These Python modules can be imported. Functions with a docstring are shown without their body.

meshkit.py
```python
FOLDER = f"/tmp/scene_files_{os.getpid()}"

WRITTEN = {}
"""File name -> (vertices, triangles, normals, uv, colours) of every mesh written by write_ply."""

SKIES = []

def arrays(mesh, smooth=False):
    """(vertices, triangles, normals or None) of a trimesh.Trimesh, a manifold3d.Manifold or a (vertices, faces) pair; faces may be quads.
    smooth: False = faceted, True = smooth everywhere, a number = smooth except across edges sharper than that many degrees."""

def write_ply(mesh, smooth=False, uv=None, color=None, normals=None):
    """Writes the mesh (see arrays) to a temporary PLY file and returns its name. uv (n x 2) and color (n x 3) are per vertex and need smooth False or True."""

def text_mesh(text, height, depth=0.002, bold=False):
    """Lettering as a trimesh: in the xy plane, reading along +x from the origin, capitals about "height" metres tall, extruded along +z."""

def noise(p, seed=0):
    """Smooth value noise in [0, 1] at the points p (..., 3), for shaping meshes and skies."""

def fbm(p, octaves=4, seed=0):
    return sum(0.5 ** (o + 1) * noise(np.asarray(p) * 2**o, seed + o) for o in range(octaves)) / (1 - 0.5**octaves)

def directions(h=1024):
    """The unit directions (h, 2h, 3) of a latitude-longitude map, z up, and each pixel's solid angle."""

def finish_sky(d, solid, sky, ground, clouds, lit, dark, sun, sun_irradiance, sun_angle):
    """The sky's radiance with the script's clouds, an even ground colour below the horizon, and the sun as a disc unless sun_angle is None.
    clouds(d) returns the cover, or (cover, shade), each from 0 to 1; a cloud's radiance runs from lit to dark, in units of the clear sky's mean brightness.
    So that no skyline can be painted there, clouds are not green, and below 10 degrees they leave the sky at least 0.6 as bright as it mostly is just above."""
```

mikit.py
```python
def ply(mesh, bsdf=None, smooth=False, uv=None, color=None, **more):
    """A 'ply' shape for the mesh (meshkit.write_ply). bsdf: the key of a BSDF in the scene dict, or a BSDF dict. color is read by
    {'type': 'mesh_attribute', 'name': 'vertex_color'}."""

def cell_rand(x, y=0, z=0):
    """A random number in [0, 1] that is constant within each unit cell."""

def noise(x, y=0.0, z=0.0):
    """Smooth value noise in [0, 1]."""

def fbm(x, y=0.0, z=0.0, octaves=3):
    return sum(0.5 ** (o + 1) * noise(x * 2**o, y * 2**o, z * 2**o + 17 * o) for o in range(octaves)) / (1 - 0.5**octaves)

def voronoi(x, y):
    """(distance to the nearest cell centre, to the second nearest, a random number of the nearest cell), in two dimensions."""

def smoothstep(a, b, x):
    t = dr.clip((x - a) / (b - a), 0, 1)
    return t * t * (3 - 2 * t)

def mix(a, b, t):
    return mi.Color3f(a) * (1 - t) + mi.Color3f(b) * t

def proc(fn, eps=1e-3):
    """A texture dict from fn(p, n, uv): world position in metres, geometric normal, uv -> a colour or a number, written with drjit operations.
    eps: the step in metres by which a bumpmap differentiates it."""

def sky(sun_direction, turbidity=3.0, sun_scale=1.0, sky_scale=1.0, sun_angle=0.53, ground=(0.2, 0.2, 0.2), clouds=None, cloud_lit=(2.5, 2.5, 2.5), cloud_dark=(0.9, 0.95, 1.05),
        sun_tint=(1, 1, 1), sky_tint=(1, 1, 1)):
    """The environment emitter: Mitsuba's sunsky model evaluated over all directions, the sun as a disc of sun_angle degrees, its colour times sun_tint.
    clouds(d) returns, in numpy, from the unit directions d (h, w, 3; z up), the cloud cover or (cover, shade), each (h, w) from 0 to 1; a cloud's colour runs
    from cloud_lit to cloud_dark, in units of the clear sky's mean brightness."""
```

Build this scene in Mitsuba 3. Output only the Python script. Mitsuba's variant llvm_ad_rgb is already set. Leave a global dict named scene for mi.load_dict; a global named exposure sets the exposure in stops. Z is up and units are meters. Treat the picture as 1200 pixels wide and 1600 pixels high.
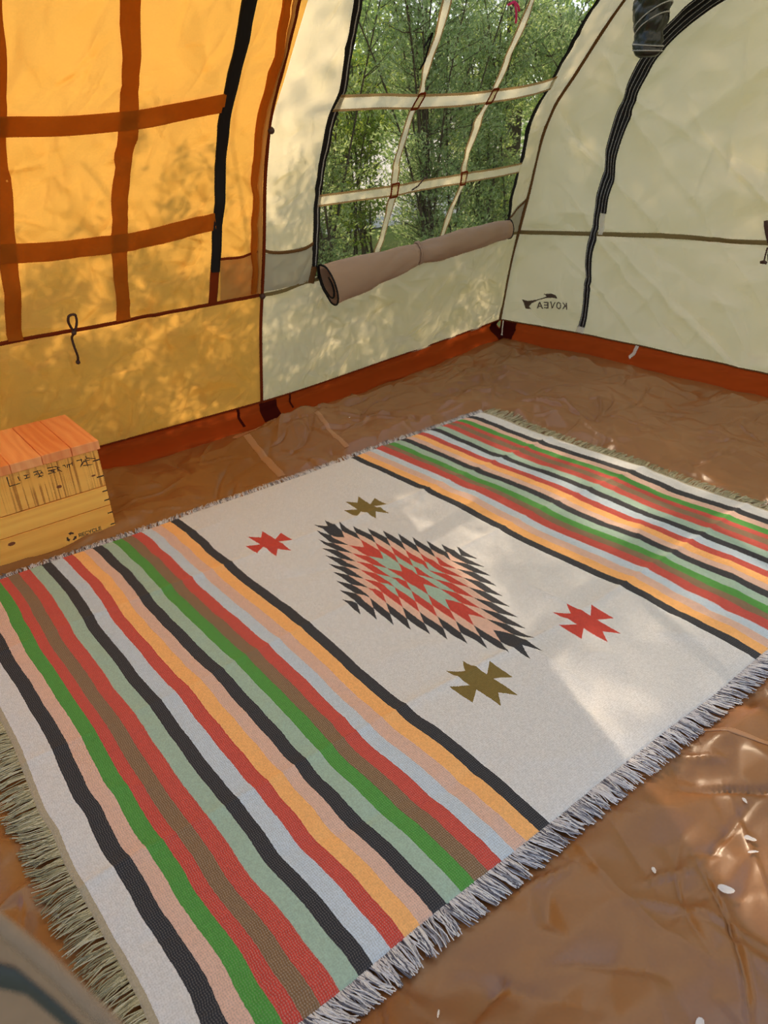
import math
import numpy as np
import drjit as dr
import mitsuba as mi
import trimesh
import mikit, meshkit
from mikit import noise, fbm, smoothstep, mix, cell_rand
from scipy.interpolate import LinearNDInterpolator, PchipInterpolator
from scipy.ndimage import gaussian_filter, map_coordinates

T = mi.ScalarTransform4f
scene, labels = {}, {}
rng = np.random.default_rng(7)


def lin(r, g, b):
    c = np.array([r, g, b], float) / 255
    return [float(x) for x in np.where(c < 0.04045, c / 12.92, ((c + 0.055) / 1.055) ** 2.4)]


def rgb(r, g, b):
    return {"type": "rgb", "value": lin(r, g, b)}


# ------------------------------------------------------------------ camera, sky, exposure
EYE = np.array([0.0, 0.0, 1.2])
FWD = np.array([0.5267, 0.7127, -0.46302])
UPV = np.array([0.3199, 0.3380, 0.88495])
scene["camera"] = {"type": "thinlens", "fov": math.degrees(2 * math.atan(600 / 1198.4)), "fov_axis": "x", "aperture_radius": 0.002, "focus_distance": 1.9,
                   "to_world": T().look_at(origin=EYE.tolist(), target=(EYE + FWD).tolist(), up=UPV.tolist()), "near_clip": 0.05, "far_clip": 300.0}
SUN = np.array([0.40, 1.0, 0.80])


def clouds(d):
    q = d / np.maximum(d[..., 2:3], 0.08)
    c = meshkit.fbm(q * 1.1 + 5.0, 4, seed=3)
    return np.clip((c - 0.41) * 4.0, 0, 0.85), np.clip((c - 0.6) * 2, 0, 1) * 0.4


scene["sky"] = mikit.sky(SUN, turbidity=4.0, sun_scale=0.5, sky_scale=1.0, ground=(0.25, 0.24, 0.18), clouds=clouds, cloud_lit=(1.7, 1.7, 1.7), cloud_dark=(1.0, 1.02, 1.06))
exposure = 2.8

# ------------------------------------------------------------------ helpers


def note(key, label=None, category=None, group=None, kind=None):
    d = {k: v for k, v in (("label", label), ("category", category), ("group", group), ("kind", kind)) if v}
    if d:
        labels[key] = d


def numbered(key):
    if key not in scene and key not in labels:
        return key
    n = 1
    while f"{key}_{n:03d}" in scene or f"{key}_{n:03d}" in labels:
        n += 1
    return f"{key}_{n:03d}"


def add(key, mesh, bsdf, label=None, category=None, group=None, kind=None, smooth=False, uv=None, color=None):
    key = numbered(key)
    scene[key] = mikit.ply(mesh, bsdf, smooth=smooth, uv=uv, color=color)
    note(key, label, category, group, kind)
    return key


def grid_faces(n, m):
    i, j = np.meshgrid(np.arange(n - 1), np.arange(m - 1), indexing="ij")
    a = i * m + j
    return np.stack([a, a + m, a + m + 1, a + 1], -1).reshape(-1, 4)


def join(parts):
    vs, fs, at = [], [], 0
    for v, f in parts:
        v, f = np.asarray(v, float).reshape(-1, 3), np.asarray(f, int)
        if f.shape[1] == 4:
            f = np.vstack([f[:, [0, 1, 2]], f[:, [0, 2, 3]]])
        vs.append(v)
        fs.append(f + at)
        at += len(v)
    return np.vstack(vs), np.vstack(fs)


def tm(m):
    return np.array(m.vertices), np.array(m.faces)


def box(x0, x1, y0, y1, z0, z1, bevel=0.0):
    """A box with bevelled edges (a convex hull of inset corners)."""
    if bevel <= 0:
        m = trimesh.creation.box(bounds=[[x0, y0, z0], [x1, y1, z1]])
        return tm(m)
    pts = []
    for x, sx in ((x0, 1), (x1, -1)):
        for y, sy in ((y0, 1), (y1, -1)):
            for z, sz in ((z0, 1), (z1, -1)):
                b = bevel
                pts += [(x, y + sy * b, z + sz * b), (x + sx * b, y, z + sz * b), (x + sx * b, y + sy * b, z)]
    return tm(trimesh.convex.convex_hull(np.array(pts)))


def tube(points, radius, sides=8, caps=True, squash=None):
    p = np.asarray(points, float)
    r = np.broadcast_to(np.asarray(radius, float), (len(p),))
    t = np.gradient(p, axis=0)
    t /= np.linalg.norm(t, axis=1, keepdims=True) + 1e-12
    a = np.zeros_like(p)
    ref = np.array([0, 0, 1.0]) if abs(t[0, 2]) < 0.9 else np.array([1.0, 0, 0])
    for i in range(len(p)):
        ref = ref - t[i] * (ref @ t[i])
        ref /= np.linalg.norm(ref) + 1e-12
        a[i] = ref
    b = np.cross(t, a)
    ang = np.arange(sides) * 2 * np.pi / sides
    v = p[:, None] + r[:, None, None] * (np.cos(ang)[None, :, None] * a[:, None] + np.sin(ang)[None, :, None] * b[:, None])
    i, j = np.meshgrid(np.arange(len(p) - 1), np.arange(sides), indexing="ij")
    q = np.stack([i * sides + j, i * sides + (j + 1) % sides, (i + 1) * sides + (j + 1) % sides, (i + 1) * sides + j], -1).reshape(-1, 4)
    f = np.vstack([q[:, [0, 1, 2]], q[:, [0, 2, 3]]])
    v = v.reshape(-1, 3)
    if caps:
        n = len(v)
        v = np.vstack([v, p[0], p[-1]])
        k = np.arange(sides)
        f = np.vstack([f, np.stack([k * 0 + n, (k + 1) % sides, k], 1), np.stack([k * 0 + n + 1, n - sides + k, n - sides + (k + 1) % sides], 1)])
    return v, f


def resample(pts, step):
    p = np.asarray(pts, float)
    s = np.r_[0, np.cumsum(np.linalg.norm(np.diff(p, axis=0), axis=1))]
    if len(p) > 2:
        c = [PchipInterpolator(s, p[:, k]) for k in range(p.shape[1])]
    else:
        c = [lambda q, k=k: np.interp(q, s, p[:, k]) for k in range(p.shape[1])]
    q = np.linspace(0, s[-1], max(3, int(s[-1] / step) + 1))
    return np.stack([f(q) for f in c], 1)


def creases(nu, nv, du, dv, count, seed, length=(0.1, 0.5), width=(0.006, 0.02), amp=(0.002, 0.006), angle=None, spread=0.5, density=None, curl=0.6):
    """A height map of crumpled cloth: many short sharp folds (a crest with soft flanks), each a little bent."""
    r = np.random.default_rng(seed)
    h = np.zeros((nu, nv))
    made = 0
    tries = 0
    while made < count and tries < count * 20:
        tries += 1
        cu, cv = r.uniform(0, nu * du), r.uniform(0, nv * dv)
        if density is not None and r.random() > density(cu, cv):
            continue
        made += 1
        L, w = r.uniform(*length), r.uniform(*width)
        A = r.uniform(*amp) * (1 if r.random() < 0.6 else -1)
        a = r.uniform(0, np.pi) if angle is None else r.normal(angle, spread)
        reach = L / 2 + 3 * w
        i0, i1 = max(0, int((cu - reach) / du)), min(nu, int((cu + reach) / du) + 2)
        j0, j1 = max(0, int((cv - reach) / dv)), min(nv, int((cv + reach) / dv) + 2)
        if i1 - i0 < 2 or j1 - j0 < 2:
            continue
        U, V = np.meshgrid(np.arange(i0, i1) * du - cu, np.arange(j0, j1) * dv - cv, indexing="ij")
        s, d = U * np.cos(a) + V * np.sin(a), -U * np.sin(a) + V * np.cos(a)
        d = d + r.uniform(-curl, curl) * s * s / L
        e = np.clip(1 - (2 * s / L) ** 2, 0, 1)
        one = r.uniform(-0.6, 0.6)
        soft = w * (1 + one * np.sign(d))
        h[i0:i1, j0:j1] += A * e * np.exp(-np.abs(d) / soft)
    return h


def ridged(nu, nv, du, dv, scale, seed, octaves=3):
    U, V = np.meshgrid(np.arange(nu) * du, np.arange(nv) * dv, indexing="ij")
    p = np.stack([U / scale, V / scale, np.full_like(U, seed * 3.7)], -1)
    w = meshkit.fbm(p * 0.7 + 9, 2, seed + 5) - 0.5
    p = p + w[..., None] * 0.9
    out = 0
    for o in range(octaves):
        out = out + 0.55**o * np.abs(meshkit.noise(p * 2**o, seed + o) - 0.5) * 2
    return out


def facets(nu, nv, du, dv, cell, seed, angle=0.0, stretch=1.0, soften=1.0):
    """Crumpled cloth as flat facets that meet in folds: a random triangulation with random heights, -1 to 1."""
    r = np.random.default_rng(seed)
    W, H_ = nu * du, nv * dv
    R = 0.5 * math.hypot(W, H_) + 3 * cell * stretch
    gu, gv = np.meshgrid(np.arange(-R, R, cell * stretch), np.arange(-R, R, cell), indexing="ij")
    p = np.stack([gu.ravel(), gv.ravel()], 1) + r.uniform(-0.48, 0.48, (gu.size, 2)) * [cell * stretch, cell]
    c, s = math.cos(angle), math.sin(angle)
    p = p @ np.array([[c, s], [-s, c]]) + [W / 2, H_ / 2]
    keep = (p[:, 0] > -3 * cell * stretch) & (p[:, 0] < W + 3 * cell * stretch) & (p[:, 1] > -3 * cell * stretch) & (p[:, 1] < H_ + 3 * cell * stretch)
    p = p[keep]
    U, V = np.meshgrid(np.arange(nu) * du, np.arange(nv) * dv, indexing="ij")
    h = LinearNDInterpolator(p, r.uniform(-1, 1, len(p)))(U, V)
    return gaussian_filter(np.nan_to_num(h), soften)


class Height:
    """A height map over a rectangle that can be asked at any point."""

    def __init__(self, u0, u1, v0, v1, step):
        self.u0, self.v0, self.step = u0, v0, step
        self.nu, self.nv = int((u1 - u0) / step) + 2, int((v1 - v0) / step) + 2
        self.h = np.zeros((self.nu, self.nv))
        self.U, self.V = np.meshgrid(u0 + np.arange(self.nu) * step, v0 + np.arange(self.nv) * step, indexing="ij")

    def __call__(self, u, v):
        u, v = np.broadcast_arrays(np.asarray(u, float), np.asarray(v, float))
        q = map_coordinates(self.h, [np.atleast_1d((u - self.u0) / self.step), np.atleast_1d((v - self.v0) / self.step)], order=1, mode="nearest")
        return q.reshape(u.shape)


def sstep(a, b, x):
    t = np.clip((x - a) / (b - a), 0, 1)
    return t * t * (3 - 2 * t)


# ------------------------------------------------------------------ materials


def cloth(base, trans=1.0, rough=0.6, spec=None):
    return {"type": "principledthin", "base_color": base, "roughness": rough, "diff_trans": trans, "eta": 1.3, "flatness": 0.3}


def weave_fabric(c, amount=0.07, freq=900.0):
    a, b = np.array(lin(*c)), np.array(lin(*c)) * (1 - amount * 2)

    def fn(p, n, uv):
        t = fbm(p.x * 9, p.y * 9, p.z * 9, 3)
        g = noise(p.x * 260, p.y * 260, p.z * 260)
        return mix(a.tolist(), b.tolist(), dr.clip(t * 0.55 + g * 0.45, 0, 1))

    return mikit.proc(fn)


scene["orange_fabric"] = cloth(weave_fabric((248, 188, 90), 0.05), 0.85)
scene["beige_fabric"] = cloth(weave_fabric((244, 230, 192), 0.03), 1.05)
scene["roof_fabric"] = cloth(weave_fabric((250, 246, 224), 0.02), 1.25)
scene["beige_webbing"] = cloth(weave_fabric((250, 240, 205), 0.04), 1.1)
scene["webbing_edge"] = cloth(rgb(170, 140, 96), 0.7)
scene["orange_webbing"] = cloth(weave_fabric((184, 104, 34), 0.06), 0.7)
scene["grey_panel"] = cloth(rgb(186, 184, 168), 0.6)
scene["brown_panel"] = cloth(rgb(205, 160, 95), 0.8)
scene["seam_tape_brown"] = cloth(rgb(112, 82, 52), 0.3)
scene["seam_tape_olive"] = cloth(rgb(128, 112, 76), 0.3)
scene["dark_red_tape"] = cloth(rgb(120, 52, 26), 0.4)
scene["black_tape"] = {"type": "twosided", "bsdf": {"type": "principled", "base_color": rgb(25, 23, 24), "roughness": 0.65, "specular": 0.2}}
scene["zip_coil"] = {"type": "twosided", "bsdf": {"type": "principled", "base_color": rgb(150, 150, 148), "roughness": 0.3, "specular": 0.6}}
scene["dark_cord"] = {"type": "twosided", "bsdf": {"type": "principled", "base_color": rgb(62, 36, 26), "roughness": 0.6}}
scene["pale_cord"] = {"type": "twosided", "bsdf": {"type": "principled", "base_color": rgb(205, 196, 180), "roughness": 0.6}}
scene["print_ink"] = {"type": "twosided", "bsdf": {"type": "principled", "base_color": rgb(72, 56, 44), "roughness": 0.6}}
scene["white_tag"] = cloth(rgb(225, 222, 210), 0.6)
scene["roll_fabric"] = cloth(weave_fabric((186, 158, 136), 0.05), 0.5)
scene["net_thread"] = {"type": "twosided", "bsdf": {"type": "diffuse", "reflectance": rgb(140, 140, 132)}}
scene["bundle_black"] = {"type": "twosided", "bsdf": {"type": "principled", "base_color": rgb(19, 22, 20), "roughness": 0.28, "specular": 0.6}}


def tarp_color(p, n, uv):
    t = fbm(p.x * 3.1, p.y * 3.1, p.z * 3.1, 3)
    g = noise(p.x * 300, p.y * 300, p.z * 300)
    return mix(lin(140, 93, 54), lin(122, 77, 42), dr.clip(t * 0.8 + g * 0.25, 0, 1))


scene["tarp"] = {"type": "twosided", "bsdf": {"type": "principled", "base_color": mikit.proc(tarp_color), "roughness": 0.35, "specular": 0.85, "clearcoat": 0.15, "clearcoat_gloss": 0.5}}
scene["tarp_wall"] = {"type": "principledthin", "base_color": rgb(170, 72, 28), "roughness": 0.35, "diff_trans": 0.7, "eta": 1.45}
scene["tarp_patch"] = {"type": "principledthin", "base_color": rgb(74, 24, 20), "roughness": 0.4, "diff_trans": 0.5, "eta": 1.45}
scene["seam_film"] = {"type": "twosided", "bsdf": {"type": "principled", "base_color": rgb(160, 116, 84), "roughness": 0.3, "specular": 0.7}}
scene["petal"] = {"type": "principledthin", "base_color": rgb(244, 240, 238), "roughness": 0.5, "diff_trans": 0.6, "eta": 1.4}


def wood(c0, c1, axis, seed, k=1.0):
    def fn(p, n, uv):
        a, b = (p.x, p.y) if axis == "y" else (p.y, p.x)
        if axis == "x":
            a = p.z
        w = fbm(a * 14 + seed, b * 2.2 + seed * 3, p.z * 6 if axis == "y" else p.y * 6, 3)
        ring = dr.sin((a * 1.0 + w * 0.09) * 420 * k + seed * 5)
        fine = noise(a * 900 + seed, b * 26)
        t = dr.clip(0.5 + 0.33 * ring + 0.35 * (fine - 0.5), 0, 1) * 0.55 + 0.45 * w
        return mix(c0, c1, t)

    return mikit.proc(fn)


for i, (a, b) in enumerate([((250, 176, 112), (226, 130, 72)), ((246, 164, 100), (222, 124, 66)), ((252, 182, 118), (230, 142, 82)), ((244, 160, 94), (216, 118, 60))]):
    scene[f"lid_wood_{i}"] = {"type": "principled", "base_color": wood(lin(*a), lin(*b), "y", 3.1 * i + 1, 0.5), "roughness": 0.5, "specular": 0.4}
for i, (a, b, k) in enumerate([((252, 192, 92), (226, 150, 56), 0.5), ((254, 198, 96), (236, 166, 70), 0.35), ((250, 188, 88), (228, 154, 60), 0.4)]):
    scene[f"box_wood_{i}"] = {"type": "principled", "base_color": wood(lin(*a), lin(*b), "x", 2.3 * i + 4, k), "roughness": 0.55, "specular": 0.35}


def sawn_color(p, n, uv):
    """The top board: pale wood with upright saw marks, thickest in its lower half."""
    s_ = noise(p.x * 240, p.z * 5, 3.0) * 0.6 + noise(p.x * 520, p.z * 9, 7.0) * 0.4
    marks = smoothstep(0.45, 0.75, s_) * smoothstep(0.30, 0.6, fbm(p.x * 9, p.z * 16, 2.0, 3) + 0.12)
    w = fbm(p.x * 4, p.z * 30, 1.0, 3)
    c = mix(lin(252, 196, 100), lin(236, 166, 70), w)
    return mix(c, lin(158, 92, 34), marks * 0.75)


scene["sawn_wood"] = {"type": "principled", "base_color": mikit.proc(sawn_color), "roughness": 0.6, "specular": 0.3}
scene["burnt_wood"] = {"type": "twosided", "bsdf": {"type": "principled", "base_color": rgb(66, 38, 20), "roughness": 0.8}}
scene["knot_wood"] = {"type": "twosided", "bsdf": {"type": "principled", "base_color": rgb(120, 66, 28), "roughness": 0.7}}

# the woven pattern of the rug: u runs along its length, v across it, both in metres
WHITE, BLACK, PINK, GREEN = lin(214, 214, 217), lin(42, 45, 54), lin(222, 184, 168), lin(74, 146, 62)
RED, BROWN, MINT, BLUE, ORANGE, OLIVE = lin(192, 62, 52), lin(122, 92, 62), lin(160, 186, 172), lin(196, 210, 226), lin(244, 182, 116), lin(118, 100, 46)
EDGES = [0.14, 0.172, 0.203, 0.235, 0.261, 0.292, 0.326, 0.362, 0.391, 0.428, 0.459, 0.492, 0.521, 0.551, 0.585, 0.616, 0.648, 0.681, 0.714, 0.747, 0.782, 0.811]
STRIPES = [BLACK, PINK, GREEN, RED, BROWN, RED, MINT, BLACK, BLUE, RED, ORANGE, PINK, BLACK, MINT, GREEN, BROWN, RED, BLUE, PINK, ORANGE, BLACK]
RUG = dict(u0=0.075, u1=2.252, v0=0.632, v1=2.282)


def rug_color(p, n, uv):
    u0, v0 = uv.x, uv.y
    u = u0 + 0.0012 * (noise(v0 * 160, u0 * 40) - 0.5)
    v = v0
    f = dr.select(u < 1.165, u, 0.811 - (u - 1.542) / 0.955)
    c = mi.Color3f(WHITE)
    thread = mi.Float(0.35)
    for a, b, col in zip(EDGES, EDGES[1:], STRIPES):
        on = (f > a) & (f < b)
        c = dr.select(on, mi.Color3f(col), c)
        thread = dr.select(on, 0.75 if col in (PINK, BROWN, BLUE) else (0.6 if col is RED else 0.3), thread)
    uc, vc, dx, dy = 1.152, 1.446, 0.0218, 0.047
    a = dr.abs(u - uc) / dx
    k = dr.floor(a)
    fr = a - k
    h = dr.abs(v - vc)
    for m, col in ((10, BLACK), (8, PINK), (6, RED), (4, MINT), (2, RED)):
        on = (k < m) & (h < dy * (m - 1 - k + fr))
        c = dr.select(on, mi.Color3f(col), c)
        thread = dr.select(on, 0.3, thread)
    for mu, mv, col in ((0.956, 1.905, RED), (1.327, 1.897, OLIVE), (1.348, 0.988, RED), (0.986, 0.992, OLIVE)):
        x, y = dr.abs(u - mu), dr.abs(v - mv)
        on = ((x < 0.027) & (y < 0.050 + 0.036 * x / 0.027)) | ((x >= 0.0265) & (x < 0.064) & (y < 0.036 * (x - 0.012) / 0.052))
        c = dr.select(on, mi.Color3f(col), c)
        thread = dr.select(on, 0.25, thread)
    ends = (u < RUG["u0"] + 0.013) | (u > RUG["u1"] - 0.013)
    c = dr.select(ends, mi.Color3f(lin(168, 158, 136)), c)
    # the weave: contrasting weft threads, a few millimetres apart, that show between the warp
    warp = dr.sin(u * (2 * math.pi / 0.0042) + 1.2 * dr.sin(v * 300))
    weft = dr.sin(v * (2 * math.pi / 0.0046))
    w = dr.clip(0.5 + 0.5 * warp, 0, 1) * dr.clip(0.6 + 0.4 * weft, 0, 1)
    fleck = noise(u * 420, v * 420)
    lum = mi.luminance(c)
    other = dr.select(lum > 0.35, mi.Color3f(lin(150, 146, 144)), mi.Color3f(lin(206, 198, 190)))
    c = c * (1 - 0.6 * thread * w) + other * (0.6 * thread * w * 0.85)
    return c * (0.86 + 0.22 * fleck)


scene["rug_weave"] = {"type": "twosided", "bsdf": {"type": "principled", "base_color": mikit.proc(rug_color), "roughness": 0.85, "specular": 0.2, "sheen": 0.2}}
scene["rug_yarn"] = {"type": "twosided", "bsdf": {"type": "diffuse", "reflectance": {"type": "mesh_attribute", "name": "vertex_color"}}}

scene["leaf"] = {"type": "principledthin", "base_color": {"type": "mesh_attribute", "name": "vertex_color"}, "roughness": 0.5, "diff_trans": 1.25, "eta": 1.4}


def bark_color(p, n, uv):
    return mix(lin(104, 92, 74), lin(58, 50, 42), fbm(p.x * 30, p.y * 30, p.z * 8, 3))


scene["bark"] = {"type": "twosided", "bsdf": {"type": "diffuse", "reflectance": mikit.proc(bark_color)}}


def turf_color(p, n, uv):
    return mix(lin(98, 120, 58), lin(150, 146, 92), fbm(p.x * 2.5, p.y * 2.5, 0, 4))


scene["turf"] = {"type": "twosided", "bsdf": {"type": "diffuse", "reflectance": mikit.proc(turf_color)}}


def gravel_color(p, n, uv):
    return mix(lin(226, 222, 212), lin(180, 174, 160), fbm(p.x * 9, p.y * 9, 0, 4))


scene["gravel"] = {"type": "twosided", "bsdf": {"type": "diffuse", "reflectance": mikit.proc(gravel_color)}}
scene["pink_tape"] = cloth(rgb(236, 70, 120), 0.8)
scene["flap_fabric"] = cloth(weave_fabric((172, 146, 122), 0.08), 0.4)
scene["flap_band"] = {"type": "twosided", "bsdf": {"type": "principled", "base_color": rgb(66, 68, 64), "roughness": 0.6}}

# ------------------------------------------------------------------ the tent: surfaces
OFF = PchipInterpolator([0, 0.08, 0.45, 0.586, 0.77, 1.03, 1.17, 1.31, 1.44, 1.57, 1.7, 1.85, 1.97, 2.03], [-0.02, 0, 0.085, 0.13, 0.19, 0.265, 0.335, 0.46, 0.575, 0.70, 0.87, 1.15, 1.45, 1.75])
BASE = PchipInterpolator([-1.2, 0.5, 1.5, 2.3, 3.25], [2.95, 2.92, 2.91, 3.0, 3.15])
XR, XL, XSEAM, ZTOP, YMID = 3.245, -1.0, 1.51, 1.64, 1.15
DOWN_TILT = 0.0

HL = Height(XL, XR, 0.0, 1.75, 0.005)
U, V = HL.U, HL.V
dl = lambda u, v: 0.35 + 0.65 * (u + XL < XSEAM)
orange_part = np.where(U < XSEAM, 1.0, 0.55)
HL.h += orange_part * 0.030 * facets(HL.nu, HL.nv, HL.step, HL.step, 0.17, 11, 0.35, 1.7, 1.2)
HL.h += orange_part * 0.026 * facets(HL.nu, HL.nv, HL.step, HL.step, 0.075, 12, 0.5, 1.5, 0.8)
HL.h += orange_part * 0.012 * facets(HL.nu, HL.nv, HL.step, HL.step, 0.036, 13, 0.3, 1.8, 0.6)
HL.h += creases(HL.nu, HL.nv, HL.step, HL.step, 900, 14, (0.05, 0.30), (0.003, 0.008), (0.004, 0.012), 0.5, 0.8, dl)
HL.h += 0.012 * (meshkit.fbm(np.stack([U * 2.4, V * 2.0, U * 0], -1), 2, 8) - 0.5)
fade = sstep(0, 0.05, np.abs(U - XSEAM)) * sstep(0, 0.06, XR - U) * sstep(0.05, 0.13, V) * (0.25 + 0.75 * sstep(0, 0.03, np.abs(V - 0.576)))
zip_at = PchipInterpolator([0.0, 0.58, 0.70, 0.8, 1.078, 1.249, 1.396, 1.498, 1.63, 1.8], [1.29, 1.292, 1.303, 1.31, 1.33, 1.321, 1.318, 1.314, 1.305, 1.30])
HL.h *= fade * (1 - 0.75 * (1 - sstep(0.015, 0.06, np.abs(U - zip_at(V)))) * sstep(0.5, 0.6, V)) * (0.4 + 0.6 * sstep(0.0, 0.09, np.abs(U - 1.478)))
HL.h = np.where(fade > 0, HL.h, 0)


def LW(x, z, inset=0.0):
    """The tent's long side: a point at x along it and z up, moved inwards by inset."""
    x, z = np.broadcast_arrays(np.asarray(x, float), np.asarray(z, float))
    y = BASE(x) - OFF(z) + HL(x, z)
    slope = OFF.derivative()(z)
    n = np.sqrt(1 + slope**2)
    return np.stack([x, y - inset / n, z - inset * slope / n * 0.999], -1)


HR = Height(0.0, 4.0, 0.0, 2.1, 0.008)
U, V = HR.U, HR.V
up = lambda u, v: 1.0 if v > 0.6 else 0.5
HR.h += 0.030 * facets(HR.nu, HR.nv, HR.step, HR.step, 0.16, 21, 2.62, 4.0, 1.6) * sstep(0.5, 0.75, V)
HR.h += 0.022 * facets(HR.nu, HR.nv, HR.step, HR.step, 0.15, 22, 2.5, 1.5, 1.4) * sstep(0.8, 0.5, V)
HR.h += 0.0075 * facets(HR.nu, HR.nv, HR.step, HR.step, 0.06, 23, 2.6, 1.8, 0.8)
HR.h += creases(HR.nu, HR.nv, HR.step, HR.step, 70, 24, (0.4, 1.4), (0.008, 0.03), (0.006, 0.018), 2.62, 0.22, up, 0.1)
HR.h += creases(HR.nu, HR.nv, HR.step, HR.step, 140, 25, (0.06, 0.3), (0.006, 0.016), (0.003, 0.010), 2.6, 0.7)
HR.h += 0.02 * (meshkit.fbm(np.stack([U * 1.6, V * 1.9, U * 0 + 4], -1), 2, 9) - 0.5)
HR.h *= 1.35 * sstep(0, 0.08, U) * sstep(0.05, 0.14, V) * (0.3 + 0.7 * sstep(0, 0.03, np.abs(V - 0.60)))
BOW = PchipInterpolator([0, 0.55, 1.1, 1.6, 3.0, 4.0], [0, 0.05, 0.06, 0.05, 0.02, 0])
YC = lambda z: BASE(XR) - OFF(z)


def RW(y, z, inset=0.0):
    """The tent's end wall: a point at y across it and z up, moved inwards by inset."""
    y, z = np.broadcast_arrays(np.asarray(y, float), np.asarray(z, float))
    d = np.maximum(3.2 - y, 0)
    d2 = np.maximum(YC(np.clip(z, 0, 2.03)) - y, 0)
    x = XR + BOW(np.clip(d, 0, 4)) * np.clip(d2 / 0.3, 0, 1) + HR(d2, z)
    return np.stack([x - inset, y, z], -1)


def sheet(S, us, vs):
    """A grid of a surface over the parameters us and vs (arrays, or a function of us for vs that bend)."""
    U, V = np.meshgrid(us, np.linspace(0, 1, len(vs)), indexing="ij") if False else np.meshgrid(us, vs, indexing="ij")
    return S(U, V).reshape(-1, 3), grid_faces(len(us), len(vs))


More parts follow.
